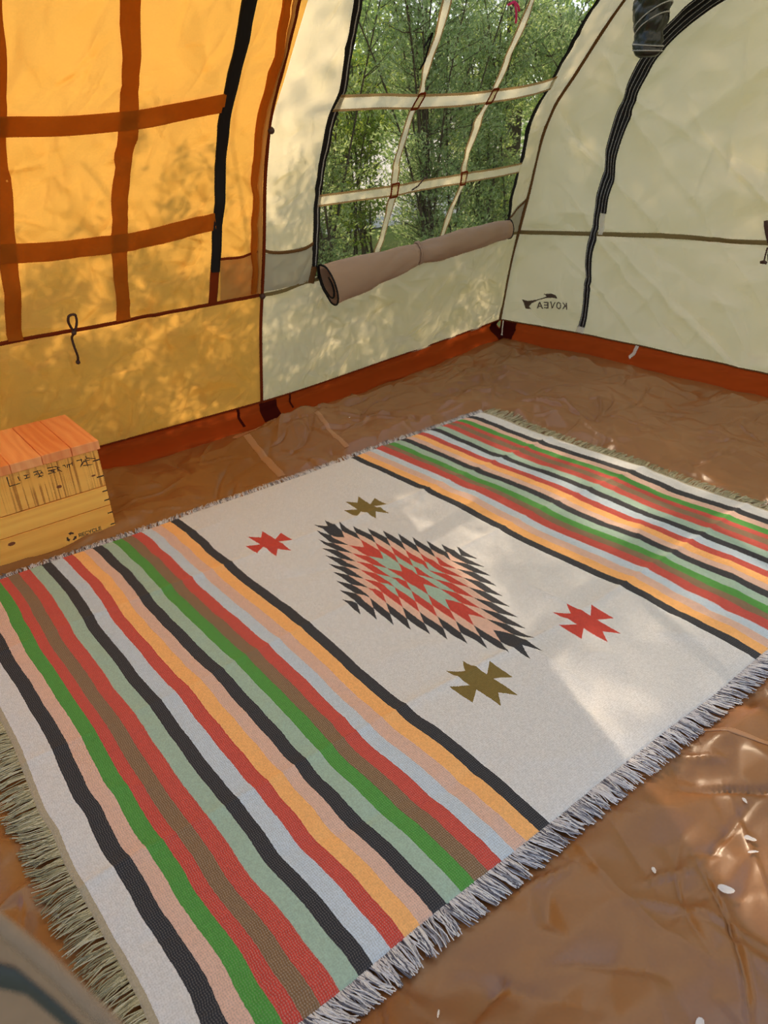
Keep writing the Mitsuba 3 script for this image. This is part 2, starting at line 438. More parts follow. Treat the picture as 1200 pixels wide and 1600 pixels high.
def strip(S, path, width, lo=0.001, hi=0.003, step=0.02, closed=False, cross=None):
    """A tape sewn to a surface along a path in its two parameters: a flat band with thin turned-down edges; closed: with a back as well."""
    p = resample(path, step)
    t = np.gradient(p, axis=0)
    t /= np.linalg.norm(t, axis=1, keepdims=True)
    nrm = np.stack([-t[:, 1], t[:, 0]], 1)
    w = np.broadcast_to(np.asarray(width(np.linspace(0, 1, len(p))) if callable(width) else width, float), (len(p),))
    prof = [(-0.5, lo), (-0.47, hi), (-0.16, hi), (0.16, hi), (0.47, hi), (0.5, lo)]
    if closed:
        prof = prof + [(0.2, lo), (-0.2, lo)]
    rows = []
    for a, ins in prof:
        q = p + nrm * (a * w)[:, None]
        rows.append(S(q[:, 0], q[:, 1], ins))
    v = np.stack(rows, 1)
    n, m = v.shape[:2]
    f = grid_faces(n, m)
    if closed:
        i = np.arange(n - 1)
        f = np.vstack([f, np.stack([i * m + m - 1, (i + 1) * m + m - 1, (i + 1) * m, i * m], 1)])
    return v.reshape(-1, 3), f


def cord_on(S, path, radius, inset, step=0.02, sides=6):
    p = resample(path, step)
    return tube(S(p[:, 0], p[:, 1], inset), radius, sides)


# window outline on the long side
ZS = np.arange(0.085, ZTOP + 0.001, 0.0055)
WIN0, WIN1 = 0.60, 1.70
WL = PchipInterpolator([0.5, 0.6, 0.98, 1.23, 1.38, 1.51, 1.75], [1.765, 1.766, 1.764, 1.756, 1.724, 1.70, 1.63])
WR = PchipInterpolator([0.5, 0.6, 0.66, 0.835, 1.04, 1.24, 1.38, 1.54, 1.75], [3.10, 3.10, 3.095, 3.075, 3.08, 3.066, 3.03, 3.015, 2.97])

# wall_left: the orange part
us = np.r_[np.arange(XL, XSEAM, 0.0055), XSEAM]
add("wall_left", sheet(LW, us, ZS), "orange_fabric", kind="structure", smooth=True, label="sunlit orange tent wall with sewn straps, left of the window wall")
# wall_back: the beige part around the window


def ribbed(left, right, zs, n):
    x = np.stack([np.linspace(left(z), right(z), n) for z in zs], 1)
    return LW(x, np.broadcast_to(zs, x.shape)).reshape(-1, 3), grid_faces(n, len(zs))


z_low, z_mid = np.linspace(0.085, WIN0, 95), np.linspace(WIN0, ZTOP, 190)
const = lambda c: (lambda z: c)
low = ribbed(const(XSEAM), const(XR), z_low, 310)
left_strip = ribbed(const(XSEAM), lambda z: float(WL(z)), z_mid, 48)
right_strip = ribbed(lambda z: float(WR(z)), const(XR), z_mid, 26)
add("wall_back", join([low, left_strip, right_strip]), "beige_fabric", kind="structure", smooth=True, label="cream tent wall that holds the netted window")

# wall_right: the beige end wall up to the roof
zs = np.r_[np.arange(0.085, 2.02, 0.009), 2.028]
ts = np.linspace(0, 1, 420)
Z, Tt = np.meshgrid(zs, ts, indexing="ij")
ya = YC(Z)
yb = 2 * YMID - ya
add("wall_right", (RW(ya + (yb - ya) * Tt, Z).reshape(-1, 3), grid_faces(len(zs), len(ts))[:, ::-1]), "beige_fabric", kind="structure", smooth=True, label="cream tent end wall with a long black zip, right of the corner")

# roof: from the top of the long side over the ridge to the other side
zz = np.r_[np.linspace(ZTOP, 1.97, 16), np.linspace(1.98, 2.03, 8)]
YBASE = lambda x: BASE(x)


def roof(x, s):
    """s from 0 (top of the long side) to 1 (same height on the other side)."""
    k = np.interp(s, np.r_[np.linspace(0, 0.5, len(zz))], np.arange(len(zz)))
    z = np.interp(np.where(s <= 0.5, s, 1 - s), np.linspace(0, 0.5, len(zz)), zz)
    far = BASE(x) - OFF(z)
    off_ridge = BASE(x) - 1.75
    y = np.where(s <= 0.5, far, 2 * YMID - far)
    mid = BASE(x) - 1.75
    blend = sstep(0.35, 0.5, np.where(s <= 0.5, s, 1 - s))
    y = y + np.where(s <= 0.5, 1, -1) * (YMID - mid) * blend
    return np.stack([x, y, z], -1)


def roof_sheet(x0, x1, s0=0.0, s1=1.0):
    xs, ss = np.linspace(x0, x1, max(2, int((x1 - x0) / 0.05))), np.linspace(s0, s1, 61)
    X, S = np.meshgrid(xs, ss, indexing="ij")
    v = roof(X, S)
    v[..., 2] += 0.006 * (meshkit.fbm(v * 3.0, 2, 5) - 0.5)
    return v.reshape(-1, 3), grid_faces(len(xs), len(ss))


add("ceiling", roof_sheet(XSEAM, XR), "roof_fabric", kind="structure", smooth=True, label="cream tent roof over the window bay")
add("ceiling__orange_panel", roof_sheet(XL, XSEAM, 0.0, 0.22), "orange_fabric", label="orange part of the tent roof over the orange wall", smooth=True)
add("ceiling__cream_panel", roof_sheet(XL, XSEAM, 0.22, 1.0), "roof_fabric", label="cream part of the tent roof over the doorway", smooth=True)

# the side behind the camera: an open doorway between two pieces of wall
def NW(x, z):
    p = LW(x, z)
    p[..., 1] = 2 * YMID - (BASE(x) - OFF(z))
    return p


add("wall_front", sheet(NW, np.linspace(2.55, XR, 30), ZS[::4]), "beige_fabric", kind="structure", smooth=True,
    label="cream tent wall beside the open doorway")
# ------------------------------------------------------------------ floor and its upturned edge
HF = Height(XL - 0.05, XR + 0.15, -0.75, 3.25, 0.0065)
X, Y = HF.U, HF.V
rug_mask = sstep(-0.10, -0.02, np.minimum(np.minimum(X - RUG["u0"], RUG["u1"] - X), np.minimum(Y - RUG["v0"], RUG["v1"] - Y)))
open_floor = lambda u, v: 0.15 if (0.2 < u + XL - 0.05 < 2.1 and 0.75 < v - 0.75 < 2.2) else 1.0
h = 0.034 * facets(HF.nu, HF.nv, HF.step, HF.step, 0.30, 31, 0.3, 1.3, 0.9)
h += 0.023 * facets(HF.nu, HF.nv, HF.step, HF.step, 0.12, 32, 1.0, 1.5, 0.6)
h += 0.0092 * facets(HF.nu, HF.nv, HF.step, HF.step, 0.048, 33, 0.6, 1.5, 0.6)
h += creases(HF.nu, HF.nv, HF.step, HF.step, 1000, 34, (0.08, 0.45), (0.004, 0.012), (0.005, 0.017), None, 0.5, open_floor)
h += 0.012 * (meshkit.fbm(np.stack([X * 2, Y * 2, X * 0], -1), 2, 3) - 0.5)
dl_ = BASE(np.clip(X, XL, XR)) - Y
edge_r = XR + BOW(np.clip(3.2 - Y, 0, 4)) - X
wallish = np.exp(-np.maximum(np.minimum(dl_, edge_r), 0) / 0.12)
h += 0.8 * wallish * creases(HF.nu, HF.nv, HF.step, HF.step, 420, 33, (0.08, 0.4), (0.008, 0.022), (0.005, 0.016), 0.12, 0.45, lambda u, v: 1.0 if (v - 0.75 > 2.3 or u + XL > 2.6) else 0.0)
near_wall = sstep(0.03, 0.15, np.minimum(dl_, edge_r))
h = (h + 0.012) * (1 - 0.95 * rug_mask) * (0.12 + 0.88 * near_wall) - 0.004
bend = 0.16 + 0.05 * (meshkit.noise(np.stack([X * 4, X * 0, X * 0], -1), 71) - 0.5)
rise = np.clip(meshkit.fbm(np.stack([X * 3.1, X * 0 + 7, X * 0], -1), 3, 72) * 1.9 - 0.35, 0.15, 1.2)
fold = np.where(dl_ > bend, np.exp(-(dl_ - bend) / 0.05), np.exp((dl_ - bend) / 0.018))
h += 0.048 * fold * rise * sstep(0.85, 1.3, X) * (1 - sstep(2.9, 3.1, X)) * sstep(0.03, 0.08, dl_)
bend = 0.17 + 0.05 * (meshkit.noise(np.stack([Y * 4, Y * 0, Y * 0], -1), 73) - 0.5)
rise = np.clip(meshkit.fbm(np.stack([Y * 3.1, Y * 0 + 7, Y * 0], -1), 3, 74) * 1.9 - 0.6, 0.0, 1.2)
fold = np.where(edge_r > bend, np.exp(-(edge_r - bend) / 0.06), np.exp((edge_r - bend) / 0.02))
h += 0.035 * fold * rise * sstep(2.95, 2.75, Y) * sstep(0.03, 0.08, edge_r)
HF.h = h
xs, ys = HF.U[:, 0], HF.V[0]
fv = np.stack([X, Y, h], -1)
# the sheet ends where it meets the walls
fv[..., 1] = np.minimum(fv[..., 1], BASE(np.clip(X, XL, XR)) + 0.005)
fv[..., 0] = np.clip(fv[..., 0], XL, XR + BOW(np.clip(3.2 - Y, 0, 4)) + 0.005)
add("floor", (fv.reshape(-1, 3), grid_faces(HF.nu, HF.nv)), "tarp", kind="structure", smooth=True, label="crumpled brown groundsheet of the tent")


def FL(x, y, inset=0.0):
    return np.stack(np.broadcast_arrays(np.asarray(x, float), np.asarray(y, float), HF(x, y) + inset), -1)


def skirt_noise(u, z):
    return 0.050 * (meshkit.fbm(np.stack([u * 5 + z * 9, z * 14, u * 0], -1), 3, 17) - 0.4) + 0.006 * (np.abs(meshkit.noise(np.stack([u * 13, z * 20 + u * 5, u * 0], -1), 5) - 0.5) * 2)


def SKL(x, z, inset=0.0):
    x, z = np.broadcast_arrays(np.asarray(x, float), np.asarray(z, float))
    return np.stack([x, BASE(x) - OFF(z) - inset - 0.075 * sstep(0.06, 0.0, z) + skirt_noise(x, z) * sstep(0.092, 0.06, z) - 0.004 * (z < 0.085), z], -1)


def SKR(y, z, inset=0.0):
    y, z = np.broadcast_arrays(np.asarray(y, float), np.asarray(z, float))
    b = RW(y, np.full_like(z, 0.09))[..., 0]
    return np.stack([b - inset - 0.05 * sstep(0.06, 0.0, z) + skirt_noise(y + 20, z) * sstep(0.092, 0.06, z) - 0.004 * (z < 0.085), y, z], -1)


sk = np.linspace(-0.012, 0.092, 15)
add("baseboard_left", sheet(SKL, np.arange(XL, XR, 0.01), sk), "tarp_wall", kind="structure", smooth=True, label="red brown upturned edge of the groundsheet under the orange and window walls")
add("baseboard_right", sheet(SKR, np.arange(-0.75, 3.15, 0.01), sk), "tarp_wall", kind="structure", smooth=True, label="red brown upturned edge of the groundsheet under the end wall")
add("baseboard_left__anchor_patch", sheet(lambda x, z: SKL(x, z, 0.004), np.linspace(1.495, 1.585, 10), np.linspace(0.012, 0.086, 8)), "tarp_patch", label="dark maroon patch", smooth=True)
add("baseboard_left__anchor_patch", sheet(lambda x, z: SKL(x, z, 0.004), np.linspace(1.385, 1.398, 4), np.linspace(0.02, 0.088, 8)), "tarp_patch", label="narrow dark strip", smooth=True)
add("baseboard_left__anchor_patch", sheet(lambda x, z: SKL(x, z, 0.004), np.linspace(1.655, 1.664, 4), np.linspace(0.03, 0.088, 8)), "tarp_patch", label="thin dark strip", smooth=True)
add("baseboard_right__corner_patch", join([sheet(lambda y, z: SKR(y, z, 0.005), np.linspace(3.02, 3.13, 10), np.linspace(0.004, 0.088, 8)), sheet(lambda x, z: SKL(x, z, 0.005), np.linspace(3.15, 3.225, 10), np.linspace(0.004, 0.088, 8))]), "tarp_patch",
    label="dark maroon corner patch", smooth=True)
add("baseboard_left__binding", cord_on(SKL, [(XL, 0.092), (XR, 0.092)], 0.0035, 0.003, 0.05), "dark_red_tape", smooth=True, label="dark red binding along the top")
add("baseboard_right__binding", cord_on(SKR, [(-0.75, 0.092), (3.13, 0.092)], 0.0035, 0.003, 0.05), "seam_tape_brown", smooth=True, label="brown binding along the top")
for pth, wd in (([(1.33, 2.725), (1.31, 2.60), (1.28, 2.45), (1.259, 2.335)], 0.030), ([(1.664, 2.71), (1.63, 2.58), (1.60, 2.45), (1.58, 2.36)], 0.020), ([(1.24, 0.60), (1.262, 0.52), (1.277, 0.46), (1.30, 0.38)], 0.012), ([(1.30, 2.785), (1.40, 2.80), (1.50, 2.822)], 0.035)):
    add("floor__seam_tape", strip(FL, pth, wd, 0.0005, 0.002, 0.012), "seam_film", label="pale shiny seam tape", smooth=True)

# ------------------------------------------------------------------ sewn details of the orange wall
for pth, wd in (([(0.94, 0.58), (0.944, 0.70), (0.954, 0.85), (0.98, 1.085), (0.99, 1.26), (0.966, 1.49), (0.955, 1.63)], 0.056), ([(0.569, 0.58), (0.578, 0.72), (0.590, 0.857), (0.606, 1.043), (0.62, 1.3), (0.60, 1.63)], 0.05),
                ([(0.22, 0.58), (0.23, 1.0), (0.22, 1.63)], 0.05)):
    add("wall_left__strap", strip(LW, pth, wd, 0.004, 0.008), "orange_webbing", smooth=True)
for pth, wd in (([(0.05, 1.215), (0.62, 1.218), (0.80, 1.212), (1.0, 1.218), (1.15, 1.234), (1.308, 1.253)], 0.052), ([(0.05, 0.87), (0.574, 0.868), (0.80, 0.852), (0.98, 0.849), (1.15, 0.862), (1.305, 0.881)], 0.060)):
    add("wall_left__strap", strip(LW, pth, wd, 0.009, 0.012), "orange_webbing", smooth=True)
add("wall_left__zipper", strip(LW, [(1.303, 0.70), (1.31, 0.8), (1.33, 1.078), (1.321, 1.249), (1.318, 1.396), (1.314, 1.498), (1.305, 1.63)], lambda t: 0.034 + 0.012 * t, 0.002, 0.012), "black_tape", label="black zip band", smooth=True)
add("wall_left__zipper_end", strip(LW, [(1.292, 0.58), (1.298, 0.65), (1.303, 0.705)], 0.034, 0.002, 0.008), "dark_red_tape", label="brown end tab of the zip", smooth=True)
add("wall_left__seam_tape", strip(LW, [(XL, 0.578), (0.5, 0.577), (1.0, 0.574), (1.5, 0.574)], 0.013, 0.001, 0.004, 0.02), "dark_red_tape", label="dark seam across the wall", smooth=True)
add("wall_left__reinforcement", sheet(lambda x, z: LW(x, z, 0.004), np.linspace(1.325, 1.500, 18), np.linspace(0.582, 0.738, 16)), "brown_panel", label="second layer of cloth above the seam", smooth=True)
add("wall_left__seam_tape", strip(LW, [(1.325, 0.742), (1.42, 0.742), (1.50, 0.752)], 0.009, 0.003, 0.006, 0.02), "dark_red_tape", label="thin seam over the reinforcement", smooth=True)
add("wall_left__pole_sleeve", strip(LW, [(1.463, 0.59), (1.465, 0.8), (1.466, 1.1), (1.462, 1.3), (1.445, 1.45), (1.43, 1.63)], 0.022, 0.003, 0.014, 0.02), "orange_webbing", label="ridge of the pole sleeve", smooth=True)
add("wall_left__pole_sleeve", strip(LW, [(1.489, 0.59), (1.490, 0.8), (1.490, 1.1), (1.486, 1.3), (1.472, 1.45), (1.46, 1.63)], 0.016, 0.003, 0.010, 0.02), "brown_panel", label="inner ridge of the pole sleeve", smooth=True)
add("wall_left__corner_piping", cord_on(LW, [(1.510, 0.09), (1.509, 0.6), (1.508, 1.07), (1.500, 1.19), (1.482, 1.364), (1.475, 1.5), (1.465, 1.63)], 0.0065, 0.006, 0.02, 8), "dark_red_tape", label="dark piping down the seam", smooth=True)
knots = join([tm(trimesh.creation.icosphere(2, 0.013)) if False else (tm(trimesh.creation.icosphere(2, 0.012))[0] + LW(1.507, z, 0.012), tm(trimesh.creation.icosphere(2, 0.012))[1]) for z in (0.572, 1.165)])
add("wall_left__piping_knot", knots, "dark_cord", smooth=True)
loop = LW(np.array([0.760, 0.748, 0.741, 0.744, 0.756, 0.768, 0.771, 0.766, 0.757, 0.752, 0.753, 0.758, 0.764, 0.763]), np.array([0.575, 0.60, 0.625, 0.641, 0.644, 0.641, 0.62, 0.595, 0.572, 0.55, 0.53, 0.50, 0.475, 0.455]), np.array([0.010, 0.018, 0.022, 0.024, 0.024, 0.024, 0.022, 0.018, 0.014, 0.014, 0.016, 0.018, 0.018, 0.016]))
add("wall_left__tie_loop", join([tube(resample(loop, 0.006), 0.0045, 6), (tm(trimesh.creation.icosphere(2, 0.009))[0] + LW(0.757, 0.574, 0.014), tm(trimesh.creation.icosphere(2, 0.009))[1]), (tm(trimesh.creation.icosphere(2, 0.008))[0] + loop[-1], tm(trimesh.creation.icosphere(2, 0.008))[1])]),
    "dark_cord", label="dark brown tie with a loop and a hanging tail", smooth=True)

# ------------------------------------------------------------------ sewn details of the window wall
add("wall_back__seam_tape", strip(LW, [(1.515, 0.571), (1.62, 0.574), (1.74, 0.588), (2.4, 0.585), (3.24, 0.582)], 0.014, 0.001, 0.004), "seam_tape_olive", label="olive seam below the window", smooth=True)
add("wall_back__reinforcement", sheet(lambda x, z: LW(x, z, 0.004), np.linspace(1.515, 1.755, 26), np.linspace(0.585, 0.735, 18)), "grey_panel", label="greyish second layer left of the rolled cover", smooth=True)
add("wall_back__seam_tape", strip(LW, [(1.513, 0.748), (1.55, 0.736), (1.62, 0.728), (1.69, 0.726), (1.755, 0.742)], 0.011, 0.004, 0.008), "seam_tape_brown", label="sagging brown seam left of the window", smooth=True)
tri_x, tri_z = np.meshgrid(np.linspace(3.085, 3.228, 14), np.linspace(0, 1, 12), indexing="ij")
tri_v = LW(tri_x, 0.59 + tri_z * (0.075 + 0.085 * (tri_x - 3.085) / 0.143 + 0.01), 0.004)
add("wall_back__reinforcement", (tri_v.reshape(-1, 3), grid_faces(14, 12)), "grey_panel", label="greyish corner piece right of the rolled cover", smooth=True)
add("wall_back__seam_tape", strip(LW, [(3.086, 0.672), (3.14, 0.69), (3.19, 0.722), (3.232, 0.758)], 0.010, 0.004, 0.008), "seam_tape_brown", label="brown seam in the window's right corner", smooth=True)
add("wall_back__corner_binding", strip(LW, [(3.234, 0.09), (3.234, 0.6), (3.233, 1.0), (3.232, 1.3), (3.23, 1.63)], 0.016, 0.002, 0.010), "seam_tape_brown", label="brown binding down the tent corner", smooth=True)
zl = np.linspace(0.64, 1.63, 30)
add("wall_back__zipper", strip(LW, np.stack([WL(zl) + 0.002, zl], 1), 0.030, 0.002, 0.009), "black_tape", label="black zip down the window's left edge", smooth=True)
add("wall_back__zipper__coil", cord_on(LW, np.stack([WL(zl) + 0.003, zl], 1), 0.0025, 0.010), "zip_coil", label="grey zip teeth", smooth=True)
add("wall_back__zipper_end", strip(LW, [(1.750, 0.582), (1.757, 0.61), (1.764, 0.65)], 0.030, 0.006, 0.013), "seam_tape_brown", label="brown end tab of the zip", smooth=True)
pull = LW(np.array([1.768, 1.776, 1.781, 1.784]), np.array([0.655, 0.64, 0.62, 0.60]), np.array([0.016, 0.02, 0.02, 0.018]))
add("wall_back__zipper__pull", tube(resample(pull, 0.004), [0.004] * len(resample(pull, 0.004)), 6), "black_tape", label="black pull cord", smooth=True)
zr = np.linspace(0.66, 1.63, 30)
add("wall_back__zipper", strip(LW, np.stack([WR(zr) - 0.002, zr], 1), 0.020, 0.002, 0.008), "black_tape", label="narrow black zip up the window's right edge", smooth=True)

# ------------------------------------------------------------------ window: netting and straps
parts = []
for x in np.arange(1.63, 3.10, 0.0045):
    zz_ = np.linspace(WIN0, ZTOP, 14)
    ok = (x > WL(zz_) - 0.004) & (x < WR(zz_) + 0.004)
    if ok.sum() < 2:
        continue
    z_ = zz_[ok]
    a, b = LW(np.full_like(z_, x - 0.0001), z_, 0.0), LW(np.full_like(z_, x + 0.0001), z_, 0.0)
    parts.append((np.stack([a, b], 1).reshape(-1, 3), grid_faces(len(z_), 2)))
for z in np.arange(WIN0, ZTOP, 0.0045):
    x_ = np.linspace(float(WL(z)), float(WR(z)), 16)
    a, b = LW(x_, np.full_like(x_, z - 0.0001), 0.0003), LW(x_, np.full_like(x_, z + 0.0001), 0.0003)
    parts.append((np.stack([a, b], 1).reshape(-1, 3), grid_faces(16, 2)))
add("window_1", join(parts), "net_thread", kind="structure", label="fine insect netting across the tent window")
V1 = [(2.128, 0.62), (2.132, 0.673), (2.184, 0.90), (2.19, 1.10), (2.188, 1.231), (2.15, 1.37), (2.105, 1.49), (2.05, 1.63)]
V2 = [(2.55, 0.62), (2.562, 0.67), (2.629, 0.909), (2.645, 1.10), (2.647, 1.238), (2.62, 1.38), (2.586, 1.514), (2.55, 1.63)]
H1 = [(1.745, 1.238), (1.95, 1.238), (2.188, 1.231), (2.42, 1.230), (2.647, 1.238), (2.86, 1.252), (3.07, 1.280)]
H2 = [(1.765, 0.903), (1.95, 0.902), (2.184, 0.90), (2.40, 0.905), (2.629, 0.909), (2.85, 0.912), (3.075, 0.92)]
for pth, wd, l in ((V1, 0.040, "left upright strap over the netting"), (V2, 0.038, "right upright strap over the netting"), (H1, 0.050, "upper level strap over the netting"), (H2, 0.044, "lower level strap over the netting")):
    s = 0.004 if pth in (V1, V2) else 0.009
    add("window_1__strap", strip(LW, pth, wd * 0.74, s + 0.001, s + 0.0035), "beige_webbing", label="cream " + l, smooth=30)
    for sgn in (-1, 1):
        q = resample(pth, 0.03)
        t = np.gradient(q, axis=0)
        t /= np.linalg.norm(t, axis=1, keepdims=True)
        q = q + np.stack([-t[:, 1], t[:, 0]], 1) * wd * 0.43 * sgn
        add("window_1__strap_edging", strip(LW, q, wd * 0.16, s + 0.0008, s + 0.003), "webbing_edge", smooth=30)
for (x, z), r in (((2.188, 1.232), 0.1), ((2.647, 1.238), 0.1), ((2.184, 0.900), 0.2), ((2.629, 0.909), 0.2)):
    a, b = 0.020, 0.026
    sk_ = 0.004 * (1 if z < 1 else 0)
    sq = [(x - a - sk_, z - b), (x + a - sk_, z - b + 0.003), (x + a + sk_, z + b + 0.003), (x - a + sk_, z + b), (x - a - sk_, z - b)]
    p = [strip(LW, [sq[i], sq[i + 1]], 0.007, 0.012, 0.0145, 0.01, True) for i in range(4)]
    add("window_1__cross_stitching", join(p), "dark_red_tape", label="brown stitched square where two straps cross", smooth=30)
add("window_1__hook_cord", tube(LW(np.array([2.075, 2.085, 2.125, 2.115]), np.array([1.40, 1.44, 1.36, 1.335]), 0.013), 0.0035, 6), "black_tape", label="bent black cord on the left strap", smooth=True)
add("window_1__hook_cord", tube(LW(np.array([2.30, 2.335, 2.37, 2.385]), np.array([0.892, 0.905, 0.935, 0.935]), 0.016), 0.003, 6), "dark_cord", label="small dark cord on the lower strap", smooth=True)

# ------------------------------------------------------------------ rolled window cover
RX = np.linspace(1.795, 3.06, 110)
RAD = PchipInterpolator([1.79, 1.95, 2.15, 2.31, 2.37, 2.43, 2.6, 2.85, 3.0, 3.06], [0.082, 0.076, 0.060, 0.048, 0.040, 0.047, 0.054, 0.052, 0.046, 0.042])
CZ = PchipInterpolator([1.79, 2.05, 2.37, 2.7, 3.06], [0.574, 0.585, 0.607, 0.622, 0.628])


def roll_point(x, phi, r):
    rr = RAD(x) * r
    fold = np.exp(-((x - 2.37) / 0.30) ** 2)
    wob = 1 + 0.10 * np.abs(np.sin(phi * 2.5 + 5 * (x - 2.37) + 1.5 * np.sin(9 * x))) * fold - 0.05 * np.exp(-(((phi + 2.2 + 1.6 * (x - 2.2)) % (2 * np.pi)) - 0.8) ** 2 / 0.05) + 0.12 * (meshkit.noise(np.stack([x * 9, phi * 1.5, r * 2 + x * 0], -1), 3) - 0.5) + 0.06 * np.cos(phi * 3 + 9 * x) * np.exp(-((x - 2.37) / 0.16) ** 2)
    base = LW(x, np.clip(CZ(x), 0.1, 1.6))
    cy = base[..., 1] - 0.012 - RAD(x) * 0.78
    lean = -0.55 * np.exp(-(x - 1.79) / 0.10)
    dz = rr * wob * np.sin(phi) * 1.06
    return np.stack([x + lean * dz * 0.5 + 0.25 * np.exp(-(x - 1.79) / 0.1) * (rr * wob * np.cos(phi)) * 0.3, cy + rr * wob * np.cos(phi) * 0.80, CZ(x) + dz], -1)


phi = np.linspace(0.25 * np.pi, 0.25 * np.pi - 3.5 * np.pi, 120)
rad = np.interp(np.linspace(0, 1, 120), [0, 0.55, 0.62, 1], [1.0, 0.95, 0.80, 0.52])
Xr, Ph = np.meshgrid(RX, phi, indexing="ij")
Rr = np.broadcast_to(rad, Xr.shape)
cov = numbered("rolled_window_cover")
note(cov, "taupe window cover rolled up and tied along the bottom of the netted window", "window cover")
add(cov + "__cloth", (roll_point(Xr, Ph, Rr).reshape(-1, 3), grid_faces(110, 120)), "roll_fabric", smooth=True, label="rolled taupe cloth")
add(cov + "__binding", tube(roll_point(np.full(120, 1.795), phi, rad), 0.0042, 6), "black_tape", smooth=True, label="black binding around the open left end")
tie_phi = np.linspace(0, 2 * np.pi, 40)
for k, x in enumerate((2.364, 2.377)):
    add(cov + "__tie", tube(roll_point(np.full(40, x) + 0.004 * np.sin(tie_phi + k), tie_phi, np.full(40, 1.08)), 0.0045, 6), "roll_fabric", smooth=True, label="cord tied round the roll")
add(cov + "__end_cord", tube(roll_point(np.full(40, 3.055), tie_phi, np.full(40, 1.06)), 0.003, 6), "black_tape", smooth=True, label="thin black cord round the right end")

# ------------------------------------------------------------------ sewn details of the end wall
add("wall_right__seam_tape", strip(RW, [(3.03, 0.582), (2.57, 0.60), (2.1, 0.622), (1.66, 0.632), (0.5, 0.64), (-0.6, 0.62)], 0.020, 0.001, 0.005), "seam_tape_olive", label="olive seam across the wall", smooth=True)
ZP = [(2.601, 0.125), (2.585, 0.36), (2.566, 0.62), (2.519, 0.941), (2.470, 1.14), (2.414, 1.279), (2.33, 1.394), (2.149, 1.513), (1.9, 1.60), (1.6, 1.63), (1.2, 1.60), (0.8, 1.45)]
add("wall_right__zipper", strip(RW, ZP, 0.036, 0.002, 0.009), "black_tape", label="long black zip that arches up to the roof", smooth=True)
zp = resample(ZP, 0.02)
tz = np.gradient(zp, axis=0)
tz /= np.linalg.norm(tz, axis=1, keepdims=True)
nz = np.stack([-tz[:, 1], tz[:, 0]], 1)
for d in (-0.010, 0.009):
    add("wall_right__zipper__coil", tube(RW((zp + nz * d)[:, 0], (zp + nz * d)[:, 1], 0.010), 0.0016, 5), "zip_coil", label="pale line of teeth", smooth=True)
up2 = zp[zp[:, 1] > 0.70]
nu2 = nz[zp[:, 1] > 0.70]
sg = -1 if nu2[0, 0] > 0 else 1
add("wall_right__zipper", strip(RW, up2 + nu2 * sg * 0.036, 0.034, 0.002, 0.009), "black_tape", label="second black zip beside the long one", smooth=True)
q = up2 + nu2 * sg * 0.036
for d in (-0.008, 0.010):
    add("wall_right__zipper_001__coil", tube(RW((q + nu2 * d)[:, 0], (q + nu2 * d)[:, 1], 0.010), 0.0014, 5), "zip_coil", label="pale line of teeth", smooth=True)
e0 = q[0]
add("wall_right__zipper_end", strip(RW, [(e0[0], e0[1]), (e0[0] + 0.006, e0[1] - 0.10)], 0.026, 0.002, 0.007), "white_tag", label="pale end tab of the second zip", smooth=True)
add("wall_right__zipper_end", strip(RW, [(2.603, 0.13), (2.607, 0.098)], 0.042, 0.002, 0.011), "white_tag", label="pale stop at the foot of the long zip", smooth=True)
add("wall_right__hang_tag", strip(SKR, [(2.25, 0.09), (2.262, 0.05), (2.275, 0.03)], 0.018, 0.004, 0.007), "white_tag", label="small white tag at the foot of the wall", smooth=True)
add("wall_right__elastic_cord", tube(np.array([[3.222, 3.10, 0.095], [3.205, 3.09, 0.06], [3.192, 3.08, 0.03], [3.188, 3.077, 0.022]]), [0.0035, 0.0035, 0.0035, 0.007], 6), "pale_cord", label="pale elastic cord in the corner", smooth=True)
# printed emblem and lettering, seen from behind and so mirrored
EMB = [(2.9826, 0.2292), (2.9417, 0.2243), (2.8998, 0.2336), (2.877, 0.2413), (2.8456, 0.255), (2.8484, 0.2625), (2.8602, 0.2685), (2.8194, 0.2723), (2.7962, 0.2634), (2.784, 0.248), (2.8179, 0.2495), (2.8451, 0.2471), (2.8677, 0.2398), (2.8904, 0.2314), (2.9221, 0.2129), (2.9353, 0.1933), (2.918, 0.1817), (2.9585, 0.1811), (2.9695, 0.208)]


def on_right_wall(flat_v, flat_f, inset=0.0025):
    """Flat print (first two coordinates y, z) laid on the end wall."""
    v = RW(flat_v[:, 0], flat_v[:, 1], inset)
    return v, flat_f


from shapely.geometry import Polygon

pv, pf = trimesh.creation.triangulate_polygon(Polygon(EMB), engine="earcut")
m = trimesh.Trimesh(np.c_[pv, np.zeros(len(pv))], pf).subdivide().subdivide()
add("wall_right__printed_emblem", on_right_wall(m.vertices, m.faces), "print_ink", label="dark swooping bird emblem printed on the cloth", smooth=True)
for ch, y0 in zip("KOVEA", (2.704, 2.742, 2.788, 2.826, 2.858)):
    t_ = meshkit.text_mesh(ch, 0.032, 0.0005, bold=True)
    v = np.array(t_.vertices)
    keep = v[:, 2] > 0.0002
    tri = t_.faces[keep[t_.faces].all(1)]
    s_ = (v[:, 1] / 0.032 - 0.5) * 0.006
    yy, zz2 = y0 + (v[:, 0] + s_) * 1.15, 0.204 + v[:, 1] - 0.09 * (y0 - 2.704)
    add("wall_right__printed_letter", on_right_wall(np.stack([yy, zz2], 1), tri), "print_ink", label=None)
